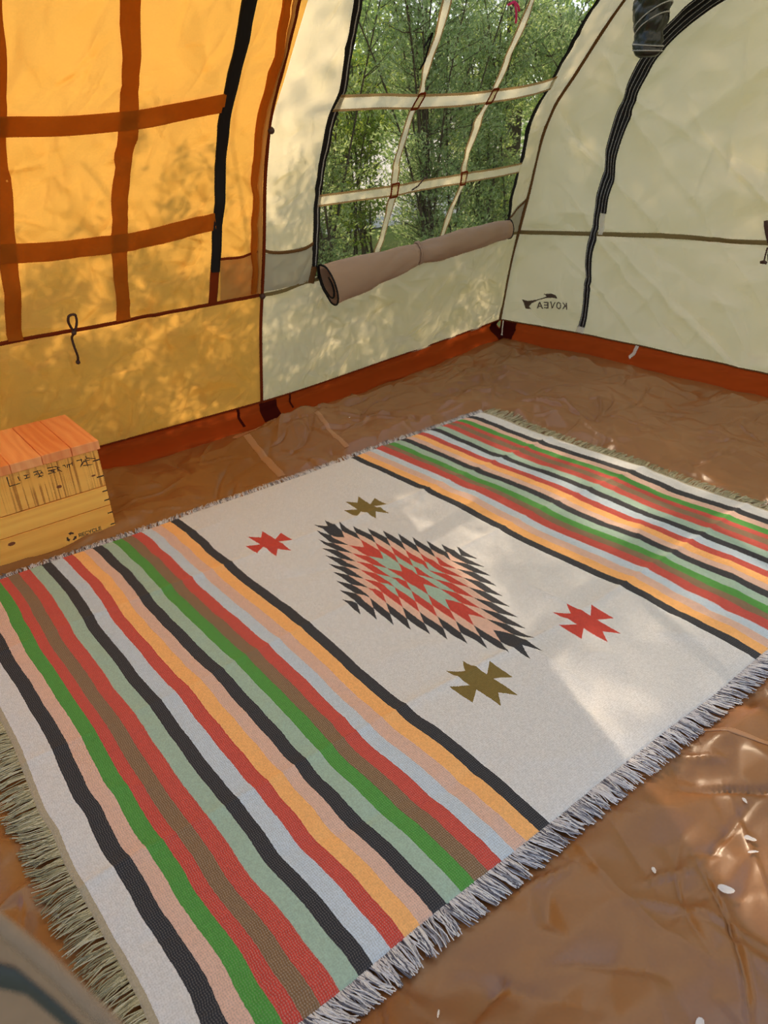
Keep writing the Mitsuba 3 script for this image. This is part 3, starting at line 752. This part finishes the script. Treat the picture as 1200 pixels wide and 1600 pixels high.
# toggle at the right edge
tg = join([strip(RW, [(1.694, 0.72), (1.680, 0.66), (1.668, 0.632)], 0.014, 0.004, 0.008), tube(RW(np.array([1.668, 1.672, 1.676]), np.array([0.615, 0.585, 0.558]), 0.012), 0.003, 6), tube(RW(np.array([1.660, 1.660, 1.658]), np.array([0.615, 0.585, 0.562]), 0.012), 0.003, 6),
           tube(RW(np.array([1.690, 1.676, 1.664]), np.array([0.553, 0.556, 0.552]), 0.013), [0.006, 0.008, 0.006], 8)])
add("wall_right__toggle", tg, "dark_cord", label="dark toggle and loop on the seam", smooth=30)

# ------------------------------------------------------------------ the rolled-up black door hanging by the zip
ang = np.linspace(0, 2 * np.pi, 49)[:-1]
sp = np.linspace(0, 1, 60)
axis = np.stack([np.interp(sp, [0, 1], [3.00, 3.04]), 2.135 + 0.03 * sp * 0 + 0.012 * np.sin(sp * 5), 1.335 + 0.42 * sp], 1)
radp = PchipInterpolator([0, 0.02, 0.06, 0.12, 0.19, 0.26, 0.36, 0.50, 0.8, 1.0], [0.036, 0.052, 0.060, 0.063, 0.056, 0.066, 0.074, 0.082, 0.088, 0.095])(sp)
S_, A_ = np.meshgrid(sp, ang, indexing="ij")
lump = 1 + 0.42 * (meshkit.fbm(np.stack([np.cos(A_) * 2, np.sin(A_) * 2, S_ * 7], -1), 3, 2) - 0.5) - 0.10 * np.exp(-((S_ - 0.12 - 0.03 * np.sin(A_)) / 0.03) ** 2) - 0.08 * np.exp(-((S_ - 0.42 - 0.08 * np.sin(A_)) / 0.035) ** 2)
bv = axis[:, None, :] + (radp[:, None] * lump)[..., None] * np.stack([np.cos(A_) * 0.7, np.sin(A_), 0 * A_], -1)
n, mth = bv.shape[:2]
i, j = np.meshgrid(np.arange(n - 1), np.arange(mth), indexing="ij")
f = np.stack([i * mth + j, i * mth + (j + 1) % mth, (i + 1) * mth + (j + 1) % mth, (i + 1) * mth + j], -1).reshape(-1, 4)
bv = np.vstack([bv.reshape(-1, 3), axis[:1], axis[-1:]])
k = np.arange(mth)
f = np.vstack([np.vstack([f[:, [0, 1, 2]], f[:, [0, 2, 3]]]), np.stack([k * 0 + n * mth, (k + 1) % mth, k], 1), np.stack([k * 0 + n * mth + 1, (n - 1) * mth + k, (n - 1) * mth + (k + 1) % mth], 1)])
bun = numbered("rolled_door_screen")
note(bun, "shiny black rolled-up door screen hanging by the arched zip at the top right", "door screen")
add(bun + "__cloth", (bv, f), "bundle_black", label="shiny black rolled netting", smooth=True)


def ring(s0, tilt, r):
    a = np.linspace(0, 2 * np.pi, 50)
    s = s0 + tilt * np.sin(a)
    R = np.interp(s, sp, radp) * r
    c = np.stack([np.interp(s, sp, axis[:, q]) for q in range(3)], 1)
    return c + np.stack([np.cos(a) * 0.7 * R, np.sin(a) * R, 0 * a], 1)


for s0, tilt in ((0.055, 0.012), (0.10, 0.02), (0.26, -0.09), (0.32, -0.11)):
    add(bun + "__piping", tube(ring(s0, tilt, 1.03), 0.0028, 6), "zip_coil", label="pale piping wound round the roll", smooth=True)

# ------------------------------------------------------------------ rug
ru, rv = np.linspace(RUG["u0"], RUG["u1"], 340), np.linspace(RUG["v0"], RUG["v1"], 260)
UU, VV = np.meshgrid(ru, rv, indexing="ij")


def rug_height(u, v):
    p = np.stack([u * 3.2, v * 3.2, u * 0], -1)
    h = 0.016 + 0.010 * (meshkit.fbm(p, 2, 41) - 0.5)
    for c, a, w in ((1.045, 0.011, 0.013), (1.46, 0.008, 0.015), (1.87, 0.011, 0.013)):
        h += a * np.exp(-np.abs(v - c - 0.02 * np.sin(u * 2.6 + c * 7)) / w) * (0.35 + 0.65 * meshkit.noise(np.stack([u * 3, v * 0 + c, u * 0], -1), 6))
    for c, a, w in ((0.62, 0.007, 0.016), (1.163, 0.006, 0.016), (1.70, 0.009, 0.015)):
        h += a * np.exp(-np.abs(u - c) / w) * meshkit.noise(np.stack([v * 3, u * 0 + c, u * 0], -1), 9)
    e = np.minimum(np.minimum(u - RUG["u0"], RUG["u1"] - u), np.minimum(v - RUG["v0"], RUG["v1"] - v))
    return h - 0.006 * np.exp(-np.maximum(e, 0) / 0.03) + RUGC(u, v) * sstep(0, 0.05, e)


RUGC = Height(RUG["u0"] - 0.05, RUG["u1"] + 0.05, RUG["v0"] - 0.05, RUG["v1"] + 0.05, 0.01)
RUGC.h = creases(RUGC.nu, RUGC.nv, 0.01, 0.01, 90, 44, (0.1, 0.4), (0.010, 0.03), (0.002, 0.006), None)


def rug_shift(u, v):
    p = np.stack([u * 2.2, v * 4.5, u * 0], -1)
    d = 0.012 * (meshkit.fbm(p, 2, 51) - 0.5) + 0.012 * (meshkit.fbm(np.stack([u * 3.0, v * 9.0, u * 0 + 2], -1), 2, 57) - 0.5) + 0.005 * np.sin(v * 9 + 1.5 * np.sin(u * 3))
    g = 0.012 * (meshkit.fbm(np.stack([u * 3.0, v * 0.8, u * 0 + 5], -1), 2, 53) - 0.5)
    return d, g


def RG(u, v, up=0.0):
    du, dv_ = rug_shift(u, v)
    return np.stack([u + du, v + dv_, rug_height(u, v) + up], -1)


rug = numbered("striped_rug")
note(rug, "white woven rug with coloured stripes and a zigzag diamond, spread on the groundsheet", "rug")
top = RG(UU, VV)
bot = top.copy()
bot[..., 2] -= 0.0035
nu_, nv_ = UU.shape
loop_i = np.r_[np.arange(nv_), np.arange(1, nu_) * nv_ + nv_ - 1, (nu_ - 1) * nv_ + np.arange(nv_ - 2, -1, -1), np.arange(nu_ - 2, 0, -1) * nv_]
side = np.stack([loop_i, np.roll(loop_i, -1), np.roll(loop_i, -1) + nu_ * nv_, loop_i + nu_ * nv_], 1)
gf = grid_faces(nu_, nv_)
uvs = np.stack([UU, VV], -1).reshape(-1, 2)
add(rug + "__woven_cloth", (np.vstack([top.reshape(-1, 3), bot.reshape(-1, 3)]), np.vstack([gf, gf[:, ::-1] + nu_ * nv_, side])), "rug_weave", smooth=True, uv=np.vstack([uvs, uvs]), label="cloth woven with stripes, a stepped diamond and four small motifs")


def fringe(edge, outward, count, length, colors, seed, clump, slant, width=0.0014):
    """Yarn ends along an edge: edge(t) gives the root on the rug; strands lean sideways and gather in tufts."""
    r = np.random.default_rng(seed)
    t = np.sort(r.uniform(0, 1, count))
    root = edge(t)
    along = np.array([-outward[1], outward[0], 0.0])
    total = np.linalg.norm(edge(np.array([1.0]))[0] - edge(np.array([0.0]))[0])
    s = t * total
    cell = s / clump
    mid = (np.floor(cell) + 0.5 + 0.5 * (meshkit.noise(np.stack([np.floor(cell) * 3.7, cell * 0, cell * 0], -1), seed) - 0.5)) * clump
    pull = (mid - s) * r.uniform(0.2, 0.8, count)
    lean = slant + 0.022 * (meshkit.fbm(np.stack([s * 5, s * 0, s * 0], -1), 3, seed + 3) - 0.5) * 2 + r.normal(0, 0.003, count)
    L = length * r.uniform(0.75, 1.1, count)
    vs, fs, cs = [], [], []
    m_ = 6
    out = np.array([outward[0], outward[1], 0.0])
    for q in range(count):
        a = np.linspace(0, 1, m_)
        sway = pull[q] * a**1.4 + lean[q] * a**1.6 + 0.002 * np.sin(a * r.uniform(3, 8) + r.uniform(0, 6))
        z0 = root[q, 2]
        p = root[q][None] + out[None] * (L[q] * a - 0.001)[:, None] + along[None] * sway[:, None]
        ground = np.maximum(HF(p[:, 0], p[:, 1]), 0.0) + 0.003 + r.uniform(0, 0.005)
        p[:, 2] = z0 * (1 - a) ** 1.3 + ground * (1 - (1 - a) ** 1.3) + 0.004 * np.sin(a * np.pi)
        v, f_ = tube(p, width * np.linspace(1.05, 0.75, m_), 4, False)
        vs.append(v)
        fs.append(f_)
        cs.append(np.tile(colors[r.integers(len(colors))], (len(v), 1)))
    v, f_ = join(list(zip(vs, fs)))
    return v, f_, np.vstack(cs)


side_cols = [np.array(lin(*c)) for c in ((222, 220, 222), (206, 204, 210), (216, 214, 220), (104, 104, 116), (230, 228, 228), (150, 150, 160))]
end_cols = [np.array(lin(*c)) for c in ((186, 178, 146), (168, 162, 132), (204, 198, 172), (140, 134, 108))]
for nm, edge, outw, cnt, L, cols, cl, sl in (
    ("front side fringe", lambda t: RG(RUG["u0"] + (RUG["u1"] - RUG["u0"]) * t, np.full_like(t, RUG["v0"]), -0.001), (0, -1), 1900, 0.050, side_cols, 0.026, 0.012),
    ("rear side fringe", lambda t: RG(RUG["u0"] + (RUG["u1"] - RUG["u0"]) * t, np.full_like(t, RUG["v1"]), -0.001), (0, 1), 1300, 0.036, side_cols, 0.02, -0.012),
    ("left end fringe", lambda t: RG(np.full_like(t, RUG["u0"]), RUG["v0"] + (RUG["v1"] - RUG["v0"]) * t, -0.001), (-1, 0), 1000, 0.062, end_cols, 0.030, -0.006),
    ("right end fringe", lambda t: RG(np.full_like(t, RUG["u1"]), RUG["v0"] + (RUG["v1"] - RUG["v0"]) * t, -0.001), (1, 0), 800, 0.055, end_cols, 0.028, 0.006)):
    v, f_, c = fringe(edge, outw, cnt, L, cols, len(nm) + cnt, cl, sl)
    add(rug + "__fringe", (v, f_), "rug_yarn", label=("white and dark grey yarn " if "side" in nm else "olive beige yarn ") + nm, kind="stuff", smooth=True, color=c)

# ------------------------------------------------------------------ wooden crate
cr = numbered("wooden_crate")
note(cr, "wooden crate with a plank lid and burnt-in writing, by the orange wall", "crate")
CX0, CX1, CY0, CY1 = 0.075, 0.628, 2.356, 2.668
for k, (z0, z1) in enumerate(((0.006, 0.0985), (0.1005, 0.1685), (0.171, 0.297))):
    kind = "box_wood_%d" % (2, 1, 0)[k]
    add(cr + "__board", box(CX0, CX1, CY0, CY0 + 0.014, z0, z1, 0.0012), "sawn_wood" if k == 2 else kind)
    add(cr + "__board", box(CX0, CX1, CY1 - 0.014, CY1, z0, z1, 0.0012), kind)
    add(cr + "__board", box(CX1 - 0.014, CX1, CY0 + 0.0145, CY1 - 0.0145, z0, z1, 0.0012), kind)
    add(cr + "__board", box(CX0, CX0 + 0.014, CY0 + 0.0145, CY1 - 0.0145, z0, z1, 0.0012), kind)
add(cr + "__bottom", box(CX0 + 0.015, CX1 - 0.015, CY0 + 0.015, CY1 - 0.015, 0.008, 0.02, 0.001), "box_wood_1")
add(cr + "__lid", join([box(0.12, 0.60, 2.40, 2.43, 0.283, 0.2983, 0.001), box(0.12, 0.60, 2.59, 2.62, 0.283, 0.2983, 0.001)]), "box_wood_1", label="lid of planks laid side by side")
lid_edges = [0.636, 0.548, 0.459, 0.367, 0.276, 0.186, 0.098]
for k in range(6):
    add(cr + "__lid__plank", box(lid_edges[k + 1] + 0.0008, lid_edges[k] - 0.0008, 2.346, 2.676, 0.2985, 0.328 + 0.0006 * (k % 2), 0.0015), f"lid_wood_{k % 4}")

FACE = CY0 - 0.0002


def strokes(lines, r=0.0016):
    out = []
    for l in lines:
        for (x0, z0), (x1, z1) in zip(l, l[1:]):
            d = np.array([x1 - x0, z1 - z0])
            d /= np.linalg.norm(d)
            nn = np.array([-d[1], d[0]]) * r
            e = d * r * 0.5
            a, b = np.array([x0, z0]) - e, np.array([x1, z1]) + e
            q = [a - nn, b - nn * 0.6, b + nn * 0.6, a + nn]
            v = np.array([[p[0], FACE + 0.0015, p[1]] for p in q] + [[p[0], FACE - 0.0002, p[1]] for p in q])
            out.append(tm(trimesh.convex.convex_hull(v)))
    return join(out)


GLYPHS = [[[(0.3522, 0.2888), (0.3519, 0.2588), (0.3828, 0.2592)], [(0.3822, 0.2807), (0.3835, 0.2679)]],
          [[(0.3988, 0.2789), (0.412, 0.2781)], [(0.4056, 0.2777), (0.4047, 0.2691)], [(0.3993, 0.2687), (0.4134, 0.2688)]],
          [[(0.4275, 0.2809), (0.4495, 0.2803)], [(0.4388, 0.282), (0.4416, 0.2613)], [(0.4281, 0.2711), (0.4369, 0.2743)], [(0.4334, 0.273), (0.4359, 0.2704)], [(0.4487, 0.277), (0.4529, 0.2685)], [(0.4508, 0.2727), (0.4422, 0.2701)],
           [(0.437, 0.2621), (0.4517, 0.2635)], [(0.4413, 0.2668), (0.4473, 0.2588)]],
          [[(0.4689, 0.2813), (0.4926, 0.2792), (0.5039, 0.272)], [(0.4698, 0.272), (0.497, 0.2705)], [(0.4769, 0.2679), (0.486, 0.2722)], [(0.4788, 0.2691), (0.4881, 0.2607)], [(0.4978, 0.2739), (0.4965, 0.2617)], [(0.4673, 0.262), (0.4822, 0.2633)],
           [(0.4992, 0.2662), (0.5071, 0.2582)], [(0.486, 0.2722), (0.4847, 0.26)]],
          [[(0.5146, 0.2758), (0.5211, 0.2756)], [(0.5196, 0.2761), (0.522, 0.2681)], [(0.5277, 0.2753), (0.5268, 0.2647)], [(0.5338, 0.2734), (0.5325, 0.2611)], [(0.5432, 0.2778), (0.5423, 0.2671)], [(0.5305, 0.2734), (0.5439, 0.2739)]],
          [[(0.5583, 0.2785), (0.5747, 0.277)], [(0.572, 0.2797), (0.5735, 0.2646)], [(0.572, 0.2651), (0.5645, 0.2546)], [(0.5846, 0.2758), (0.5874, 0.251)], [(0.5779, 0.2687), (0.5985, 0.2697)], [(0.5881, 0.2839), (0.5893, 0.2744)],
           [(0.5751, 0.2567), (0.6013, 0.2522)], [(0.5917, 0.2773), (0.6152, 0.2682)], [(0.5802, 0.2717), (0.5708, 0.26)]]]
for g in GLYPHS:
    add(cr + "__burnt_character", strokes(g), "burnt_wood", label="burnt-in character on the top board")
t_ = meshkit.text_mesh("RECYCLE", 0.0125, 0.0015, bold=True)
v = np.array(t_.vertices)
v = np.stack([0.505 + v[:, 0] * 0.98, FACE + 0.0012 - v[:, 2], 0.0235 + v[:, 1] - 0.0], 1)
add(cr + "__printed_word", (v, t_.faces[:, ::-1]), "burnt_wood", label="dark word RECYCLE on the lowest board")
arr = []
for k in range(3):
    a0 = math.radians(90 + 120 * k)
    rot = lambda x, y: (x * math.cos(a0) - y * math.sin(a0), x * math.sin(a0) + y * math.cos(a0))
    body = Polygon([rot(0.0065, -0.0095), rot(0.0125, -0.0095), rot(0.0155, -0.003), rot(0.0105, -0.0005)])
    head = Polygon([rot(0.0175, -0.0045), rot(0.0065, 0.0015), rot(0.0155, 0.0065)])
    e = trimesh.creation.extrude_polygon(body.union(head).buffer(0), 0.0015, engine="earcut")
    w_ = np.array(e.vertices)
    arr.append((np.stack([0.4835 + w_[:, 0], FACE + 0.0012 - w_[:, 2], 0.0335 + w_[:, 1]], 1), e.faces[:, ::-1]))
add(cr + "__printed_symbol", join(arr), "burnt_wood", label="dark recycling arrows on the lowest board")
for (x, z, rx, rz) in ((0.310, 0.076, 0.011, 0.006), (0.597, 0.2145, 0.007, 0.003), (0.488, 0.212, 0.008, 0.005)):
    e = trimesh.creation.cylinder(radius=1, height=0.002, sections=20)
    w_ = np.array(e.vertices)
    add(cr + "__knot", (np.stack([x + w_[:, 0] * rx, FACE + 0.0006 + w_[:, 2] * 0.8, z + w_[:, 1] * rz], 1), e.faces), "knot_wood", label="dark knot in the wood")
for z in (0.031, 0.073, 0.120, 0.152, 0.205, 0.262):
    add(cr + "__joint_notch", box(CX1 - 0.016 - 0.006 * (z > 0.2), CX1 + 0.0004, FACE - 0.0001, FACE + 0.003, z - 0.002, z + 0.002), "burnt_wood")

# ------------------------------------------------------------------ fallen petals
PET = [(1.081, 0.588, 0.020, 0.5, "white petal lying against the rug's front fringe"), (1.129, 0.431, 0.013, 1.2, "small white petal farthest right on the bare groundsheet"), (1.062, 0.381, 0.022, 2.2, "curled white petal above the other of a close pair"), (1.039, 0.363, 0.022, 2.6, "narrow white petal below the other of a close pair"),
       (0.876, 0.453, 0.014, 0.9, "tiny yellowish petal alone on the groundsheet in front of the rug"), (0.940, 0.355, 0.030, 2.4, "largest white petal on the bare groundsheet"), (0.712, 0.262, 0.022, 0.2, "white petal cut by the bottom edge of the photo"),
       (0.029, 1.055, 0.014, 1.9, "white petal beside the rug's left end fringe"), (1.754, 2.586, 0.014, 0.4, "white petal between the rug and the window wall"), (0.423, 0.508, 0.014, 0.7, "thin pale sliver below the rug's near corner")]
for x, y, s, a, l in PET:
    uu, vv = np.meshgrid(np.linspace(-1, 1, 13), np.linspace(-1, 1, 9), indexing="ij")
    wv = np.sqrt(np.clip(1 - uu**2, 0, 1)) * (0.40 + 0.12 * uu) * (0.45 if "narrow" in l or "sliver" in l else 1)
    px, py = uu * s * 0.5, vv * wv * s * 0.6
    z_ = 0.003 + 0.05 * s * (vv**2 * wv * 2 + 0.8 * uu**2)
    X_, Y_ = x + px * math.cos(a) - py * math.sin(a), y + px * math.sin(a) + py * math.cos(a)
    g = FL(X_, Y_)
    base = g[..., 2].max() * 0.5 + g[..., 2] * 0.5
    v = np.stack([X_, Y_, base + z_], -1).reshape(-1, 3)
    add("fallen_petal", (v, grid_faces(13, 9)), "petal", label=l, category="petal", group="fallen petals on the tent floor", smooth=True)

# ------------------------------------------------------------------ door flap close to the camera
def flap(s, t):
    """s along the upper edge, t down from it."""
    ex = np.interp(s, [0, 0.55, 0.75, 0.88, 1], [-0.95, -0.10, -0.014, -0.0045, 0.012])
    ey = np.interp(s, [0, 0.55, 0.75, 0.88, 1], [0.42, 0.33, 0.274, 0.257, 0.222])
    ez = np.interp(s, [0, 0.55, 0.75, 0.88, 1], [1.12, 0.97, 0.906, 0.893, 0.866])
    w = 0.010 * np.sin(t * 14 + s * 9) * t
    return np.stack([ex - 0.01 * t + 0.02 * w, ey - 0.16 * t + w, ez - 0.86 * t], -1)


ss, tt = np.meshgrid(np.linspace(0, 1, 70), np.linspace(0, 1, 60), indexing="ij")
fl = numbered("door_flap")
note(fl, "blurred taupe door flap edge in the lower left corner, close to the camera", "tent flap")
add(fl + "__cloth", (flap(ss, tt).reshape(-1, 3), grid_faces(70, 60)), "flap_fabric", smooth=True)
sb, tb = np.linspace(0, 1, 70), None
bandv = np.stack([flap(sb, np.full_like(sb, q)) + np.array([0, -0.004 if 0.031 < q < 0.047 else -0.001, 0.0]) for q in (0.030, 0.033, 0.045, 0.048)], 1)
add(fl + "__zipper", (bandv.reshape(-1, 3), grid_faces(70, 4)), "flap_band", label="dark grey zip band", smooth=True)
add(fl + "__hem", tube(flap(sb, np.zeros_like(sb)), 0.0035, 8), "flap_fabric", label="rolled hem", smooth=True)

# ------------------------------------------------------------------ outside: ground, hedge, trees
gx, gy = np.meshgrid(np.linspace(-25, 40, 90), np.linspace(-25, 8.5, 60), indexing="ij")
gz = -0.13 + 0.05 * (meshkit.fbm(np.stack([gx * 0.8, gy * 0.8, gx * 0], -1), 3, 4) - 0.8)
add("ground", (np.stack([gx, gy, gz], -1).reshape(-1, 3), grid_faces(90, 60)), "turf", kind="structure", smooth=True, label="grass outside the tent")
gx, gy = np.meshgrid(np.linspace(-40, 70, 30), np.linspace(8.4, 80, 20), indexing="ij")
add("ground_yard", (np.stack([gx, gy, -0.14 + 0 * gx], -1).reshape(-1, 3), grid_faces(30, 20)), "gravel", kind="structure", label="pale open ground far behind the hedge")


def leaf_mesh(centers, dirs, sizes, seed, tones):
    """Many narrow folded leaves, each two triangles on either side of its midrib."""
    r = np.random.default_rng(seed)
    n = len(centers)
    d = dirs / (np.linalg.norm(dirs, axis=1, keepdims=True) + 1e-9)
    rnd = r.normal(size=(n, 3))
    side = np.cross(d, rnd)
    side /= np.linalg.norm(side, axis=1, keepdims=True) + 1e-9
    nrm = np.cross(d, side)
    L, W = sizes[:, :1], sizes[:, 1:]
    base, tip = centers, centers + d * L
    mid = centers + d * L * 0.45
    a, b = mid + side * W * 0.5 + nrm * W * 0.15, mid - side * W * 0.5 + nrm * W * 0.15
    v = np.stack([base, a, tip, b], 1).reshape(-1, 3)
    i = np.arange(n)[:, None] * 4
    f = np.vstack([i + [0, 1, 2], i + [0, 2, 3]])
    col = np.asarray(tones)[r.integers(len(tones), size=n)] * r.uniform(0.75, 1.2, (n, 1))
    return v, f, np.repeat(col, 4, axis=0)


GREENS = [lin(174, 194, 120), lin(188, 206, 128), lin(158, 180, 116), lin(206, 218, 162), lin(184, 200, 152)]
DARKG = [lin(162, 184, 120), lin(150, 174, 110), lin(176, 194, 134), lin(194, 208, 156)]


def bush(name, x, y, height, spread, n_stem, n_leaf, seed, label, tones, group=None, leaf=(0.040, 0.0125), low=0.05, lean=(0, 0)):
    r = np.random.default_rng(seed)
    stems, tips, tdir = [], [], []
    for k in range(n_stem):
        a, q = r.uniform(0, 2 * np.pi), r.uniform(0.1, 1)
        hgt = height * r.uniform(0.72, 1.0)
        end = np.array([x + math.cos(a) * spread * q + lean[0], y + math.sin(a) * spread * q * 0.7 + lean[1], hgt])
        start = np.array([x + r.normal(0, 0.10), y + r.normal(0, 0.08), -0.05])
        mid = (start + end) / 2 + np.array([-math.cos(a) * 0.08, -math.sin(a) * 0.06, 0.12]) + r.normal(0, 0.04, 3)
        p = resample([start, mid, end], 0.12)
        stems.append(tube(p, np.linspace(0.011, 0.003, len(p)), 5, False))
        for m_ in range(16):
            t0 = r.uniform(0.12, 1.0)
            b0 = p[int(t0 * (len(p) - 1))]
            dd = np.array([r.normal(), r.normal(), r.uniform(-0.1, 0.9)])
            dd /= np.linalg.norm(dd)
            ln = r.uniform(0.15, 0.42)
            bp = b0 + np.linspace(0, 1, 4)[:, None] * dd * ln + np.array([0, 0, 1.0]) * (np.linspace(0, 1, 4) ** 2)[:, None] * 0.06
            stems.append(tube(bp, np.linspace(0.0035, 0.0012, 4), 4, False))
            for w_ in range(6):
                s_ = r.uniform(0.15, 1)
                tips.append(b0 + dd * ln * s_ + r.normal(0, 0.025, 3))
                tdir.append(dd)
    tips, tdir = np.array(tips), np.array(tdir)
    keep = tips[:, 2] > low
    tips, tdir = tips[keep], tdir[keep]
    pick = r.integers(len(tips), size=n_leaf)
    c = tips[pick] + r.normal(0, 0.028, (n_leaf, 3))
    d = tdir[pick] * 0.7 + r.normal(0, 0.6, (n_leaf, 3)) + np.array([0, 0, 0.25])
    sz = np.stack([r.uniform(0.6, 1.25, n_leaf) * leaf[0], r.uniform(0.7, 1.25, n_leaf) * leaf[1]], 1)
    v, f, col = leaf_mesh(c, d, sz, seed + 1, tones)
    key = numbered(name)
    note(key, label, "bush", group)
    add(key + "__foliage", (v, f), "leaf", label="small narrow green leaves", kind="stuff", smooth=False, color=col)
    add(key + "__stem", join(stems), "bark", label="thin grey brown stems", kind="stuff", smooth=True)
    return key


HEDGE = [(-1.5, 4.7, 2.2), (-0.5, 4.9, 2.3), (0.5, 4.6, 2.2), (1.35, 4.75, 2.5), (2.15, 4.5, 2.55), (3.0, 4.7, 2.4), (3.85, 4.5, 2.35), (4.7, 4.8, 2.3), (5.6, 4.4, 2.1), (6.5, 4.6, 2.2)]
LBL = ["leafy bush outside behind the orange wall, leftmost of the hedge", "leafy bush outside behind the orange wall, second of the hedge", "leafy bush outside behind the orange wall, third of the hedge", "leafy bush outside behind the seam of orange and cream cloth",
       "leafy green bush behind the left column of the netted window", "leafy green bush behind the middle column of the netted window", "leafy green bush behind the upper middle of the netted window", "leafy green bush behind the right column of the netted window, with sky gaps", "leafy green bush behind the window's right edge", "leafy bush outside beyond the cream end wall"]
for k, (x, y, hh) in enumerate(HEDGE):
    bush("hedge_bush", x, y, hh, 0.95, 18, 17000 if k in (5, 6) else 22000 if 4 <= k <= 7 else 34000, 100 + k, LBL[k], GREENS if k % 2 else DARKG, "hedge bushes outside the tent")
for k, (x, y, hh) in enumerate([(3.3, 6.0, 1.9), (4.6, 6.4, 2.1), (6.0, 6.2, 2.0), (7.4, 6.2, 2.3)]):
    bush("rear_bush", x, y, hh, 0.9, 12, 10000, 140 + k, ["yellow green bush behind the hedge, left in the window", "yellow green bush behind the hedge, middle of the window", "yellow green bush behind the hedge, right in the window", "yellow green bush behind the hedge, beyond the end wall"][k], [lin(150, 170, 70), lin(128, 156, 66), lin(170, 184, 84)],
         "bushes behind the hedge", leaf=(0.045, 0.018))


def tree(name, trunk, crown, radii, n_leaf, seed, label, leaf=(0.075, 0.04), tones=GREENS, clumps=60):
    r = np.random.default_rng(seed)
    p = resample([trunk, (np.array(trunk) * 0.5 + np.array(crown) * 0.5 + r.normal(0, 0.1, 3) * [1, 1, 0]), crown], 0.2)
    wood_ = [tube(p, np.linspace(0.14, 0.04, len(p)), 9, False)]
    cl = r.normal(size=(clumps, 3))
    cl /= np.linalg.norm(cl, axis=1, keepdims=True)
    cl = np.array(crown) + cl * np.array(radii) * r.uniform(0.25, 1, (clumps, 1)) ** 0.5
    for c in cl:
        b0 = p[int(len(p) * r.uniform(0.55, 0.98))]
        q = resample([b0, (b0 + c) / 2 + [0, 0, 0.15], c], 0.25)
        wood_.append(tube(q, np.linspace(0.022, 0.006, len(q)), 5, False))
    pick = r.integers(clumps, size=n_leaf)
    c = cl[pick] + r.normal(0, 0.17, (n_leaf, 3))
    sz = np.stack([r.uniform(0.6, 1.25, n_leaf) * leaf[0], r.uniform(0.7, 1.25, n_leaf) * leaf[1]], 1)
    v, f, col = leaf_mesh(c, r.normal(size=(n_leaf, 3)) - [0, 0, 0.4], sz, seed + 1, tones)
    key = numbered(name)
    note(key, label, "tree")
    add(key + "__foliage", (v, f), "leaf", label="green leaves", kind="stuff", color=col)
    add(key + "__trunk", join(wood_), "bark", label="grey brown trunk and branches", smooth=True)
    return key


tree("tall_tree", (7.1, 6.9, -0.1), (7.2, 7.2, 4.6), (1.4, 1.3, 1.5), 6500, 201, "tall tree with a dark trunk behind the hedge, right in the window")
tree("shade_tree", (5.2, 7.6, -0.1), (4.85, 7.1, 4.8), (1.3, 1.2, 1.35), 12500, 202, "leafy tree behind the hedge that shades the tent", clumps=70)
for k, (x, y, hh) in enumerate([(2.2, 10.5, 3.2), (4.8, 11.5, 3.6), (7.2, 10.4, 3.3), (9.8, 11.6, 3.8), (12.5, 11.0, 3.4), (15.5, 11.5, 3.6)]):
    tree("far_tree", (x, y, -0.1), (x, y, hh * 0.55), (1.5, 1.0, hh * 0.42), 5200, 300 + k, ["far tree behind the left edge of the netted window", "far tree between the left and right straps of the window", "far tree behind the right strap of the window", "far tree at the window's right edge, among sky gaps", "far tree hidden beyond the tent corner", "farthest tree beyond the end wall"][k], leaf=(0.11, 0.06), tones=[lin(150, 176, 104), lin(166, 190, 112), lin(134, 162, 98)], clumps=55)
rb = []
RBX, RBY, RBZ = 4.40, 4.2, 1.79
for k, (dx, dz) in enumerate(((-0.06, -0.02), (0.02, -0.12), (0.05, -0.05))):
    q = resample([(RBX, RBY, RBZ), (RBX + dx * 0.5, RBY - 0.01, RBZ + dz * 0.4), (RBX + dx, RBY, RBZ + dz)], 0.01)
    rb.append(tube(q, 0.008, 5))
add("pink_ribbon", join(rb), "pink_tape", label="pink ribbon hanging in the hedge at the top of the window", category="ribbon", smooth=True)
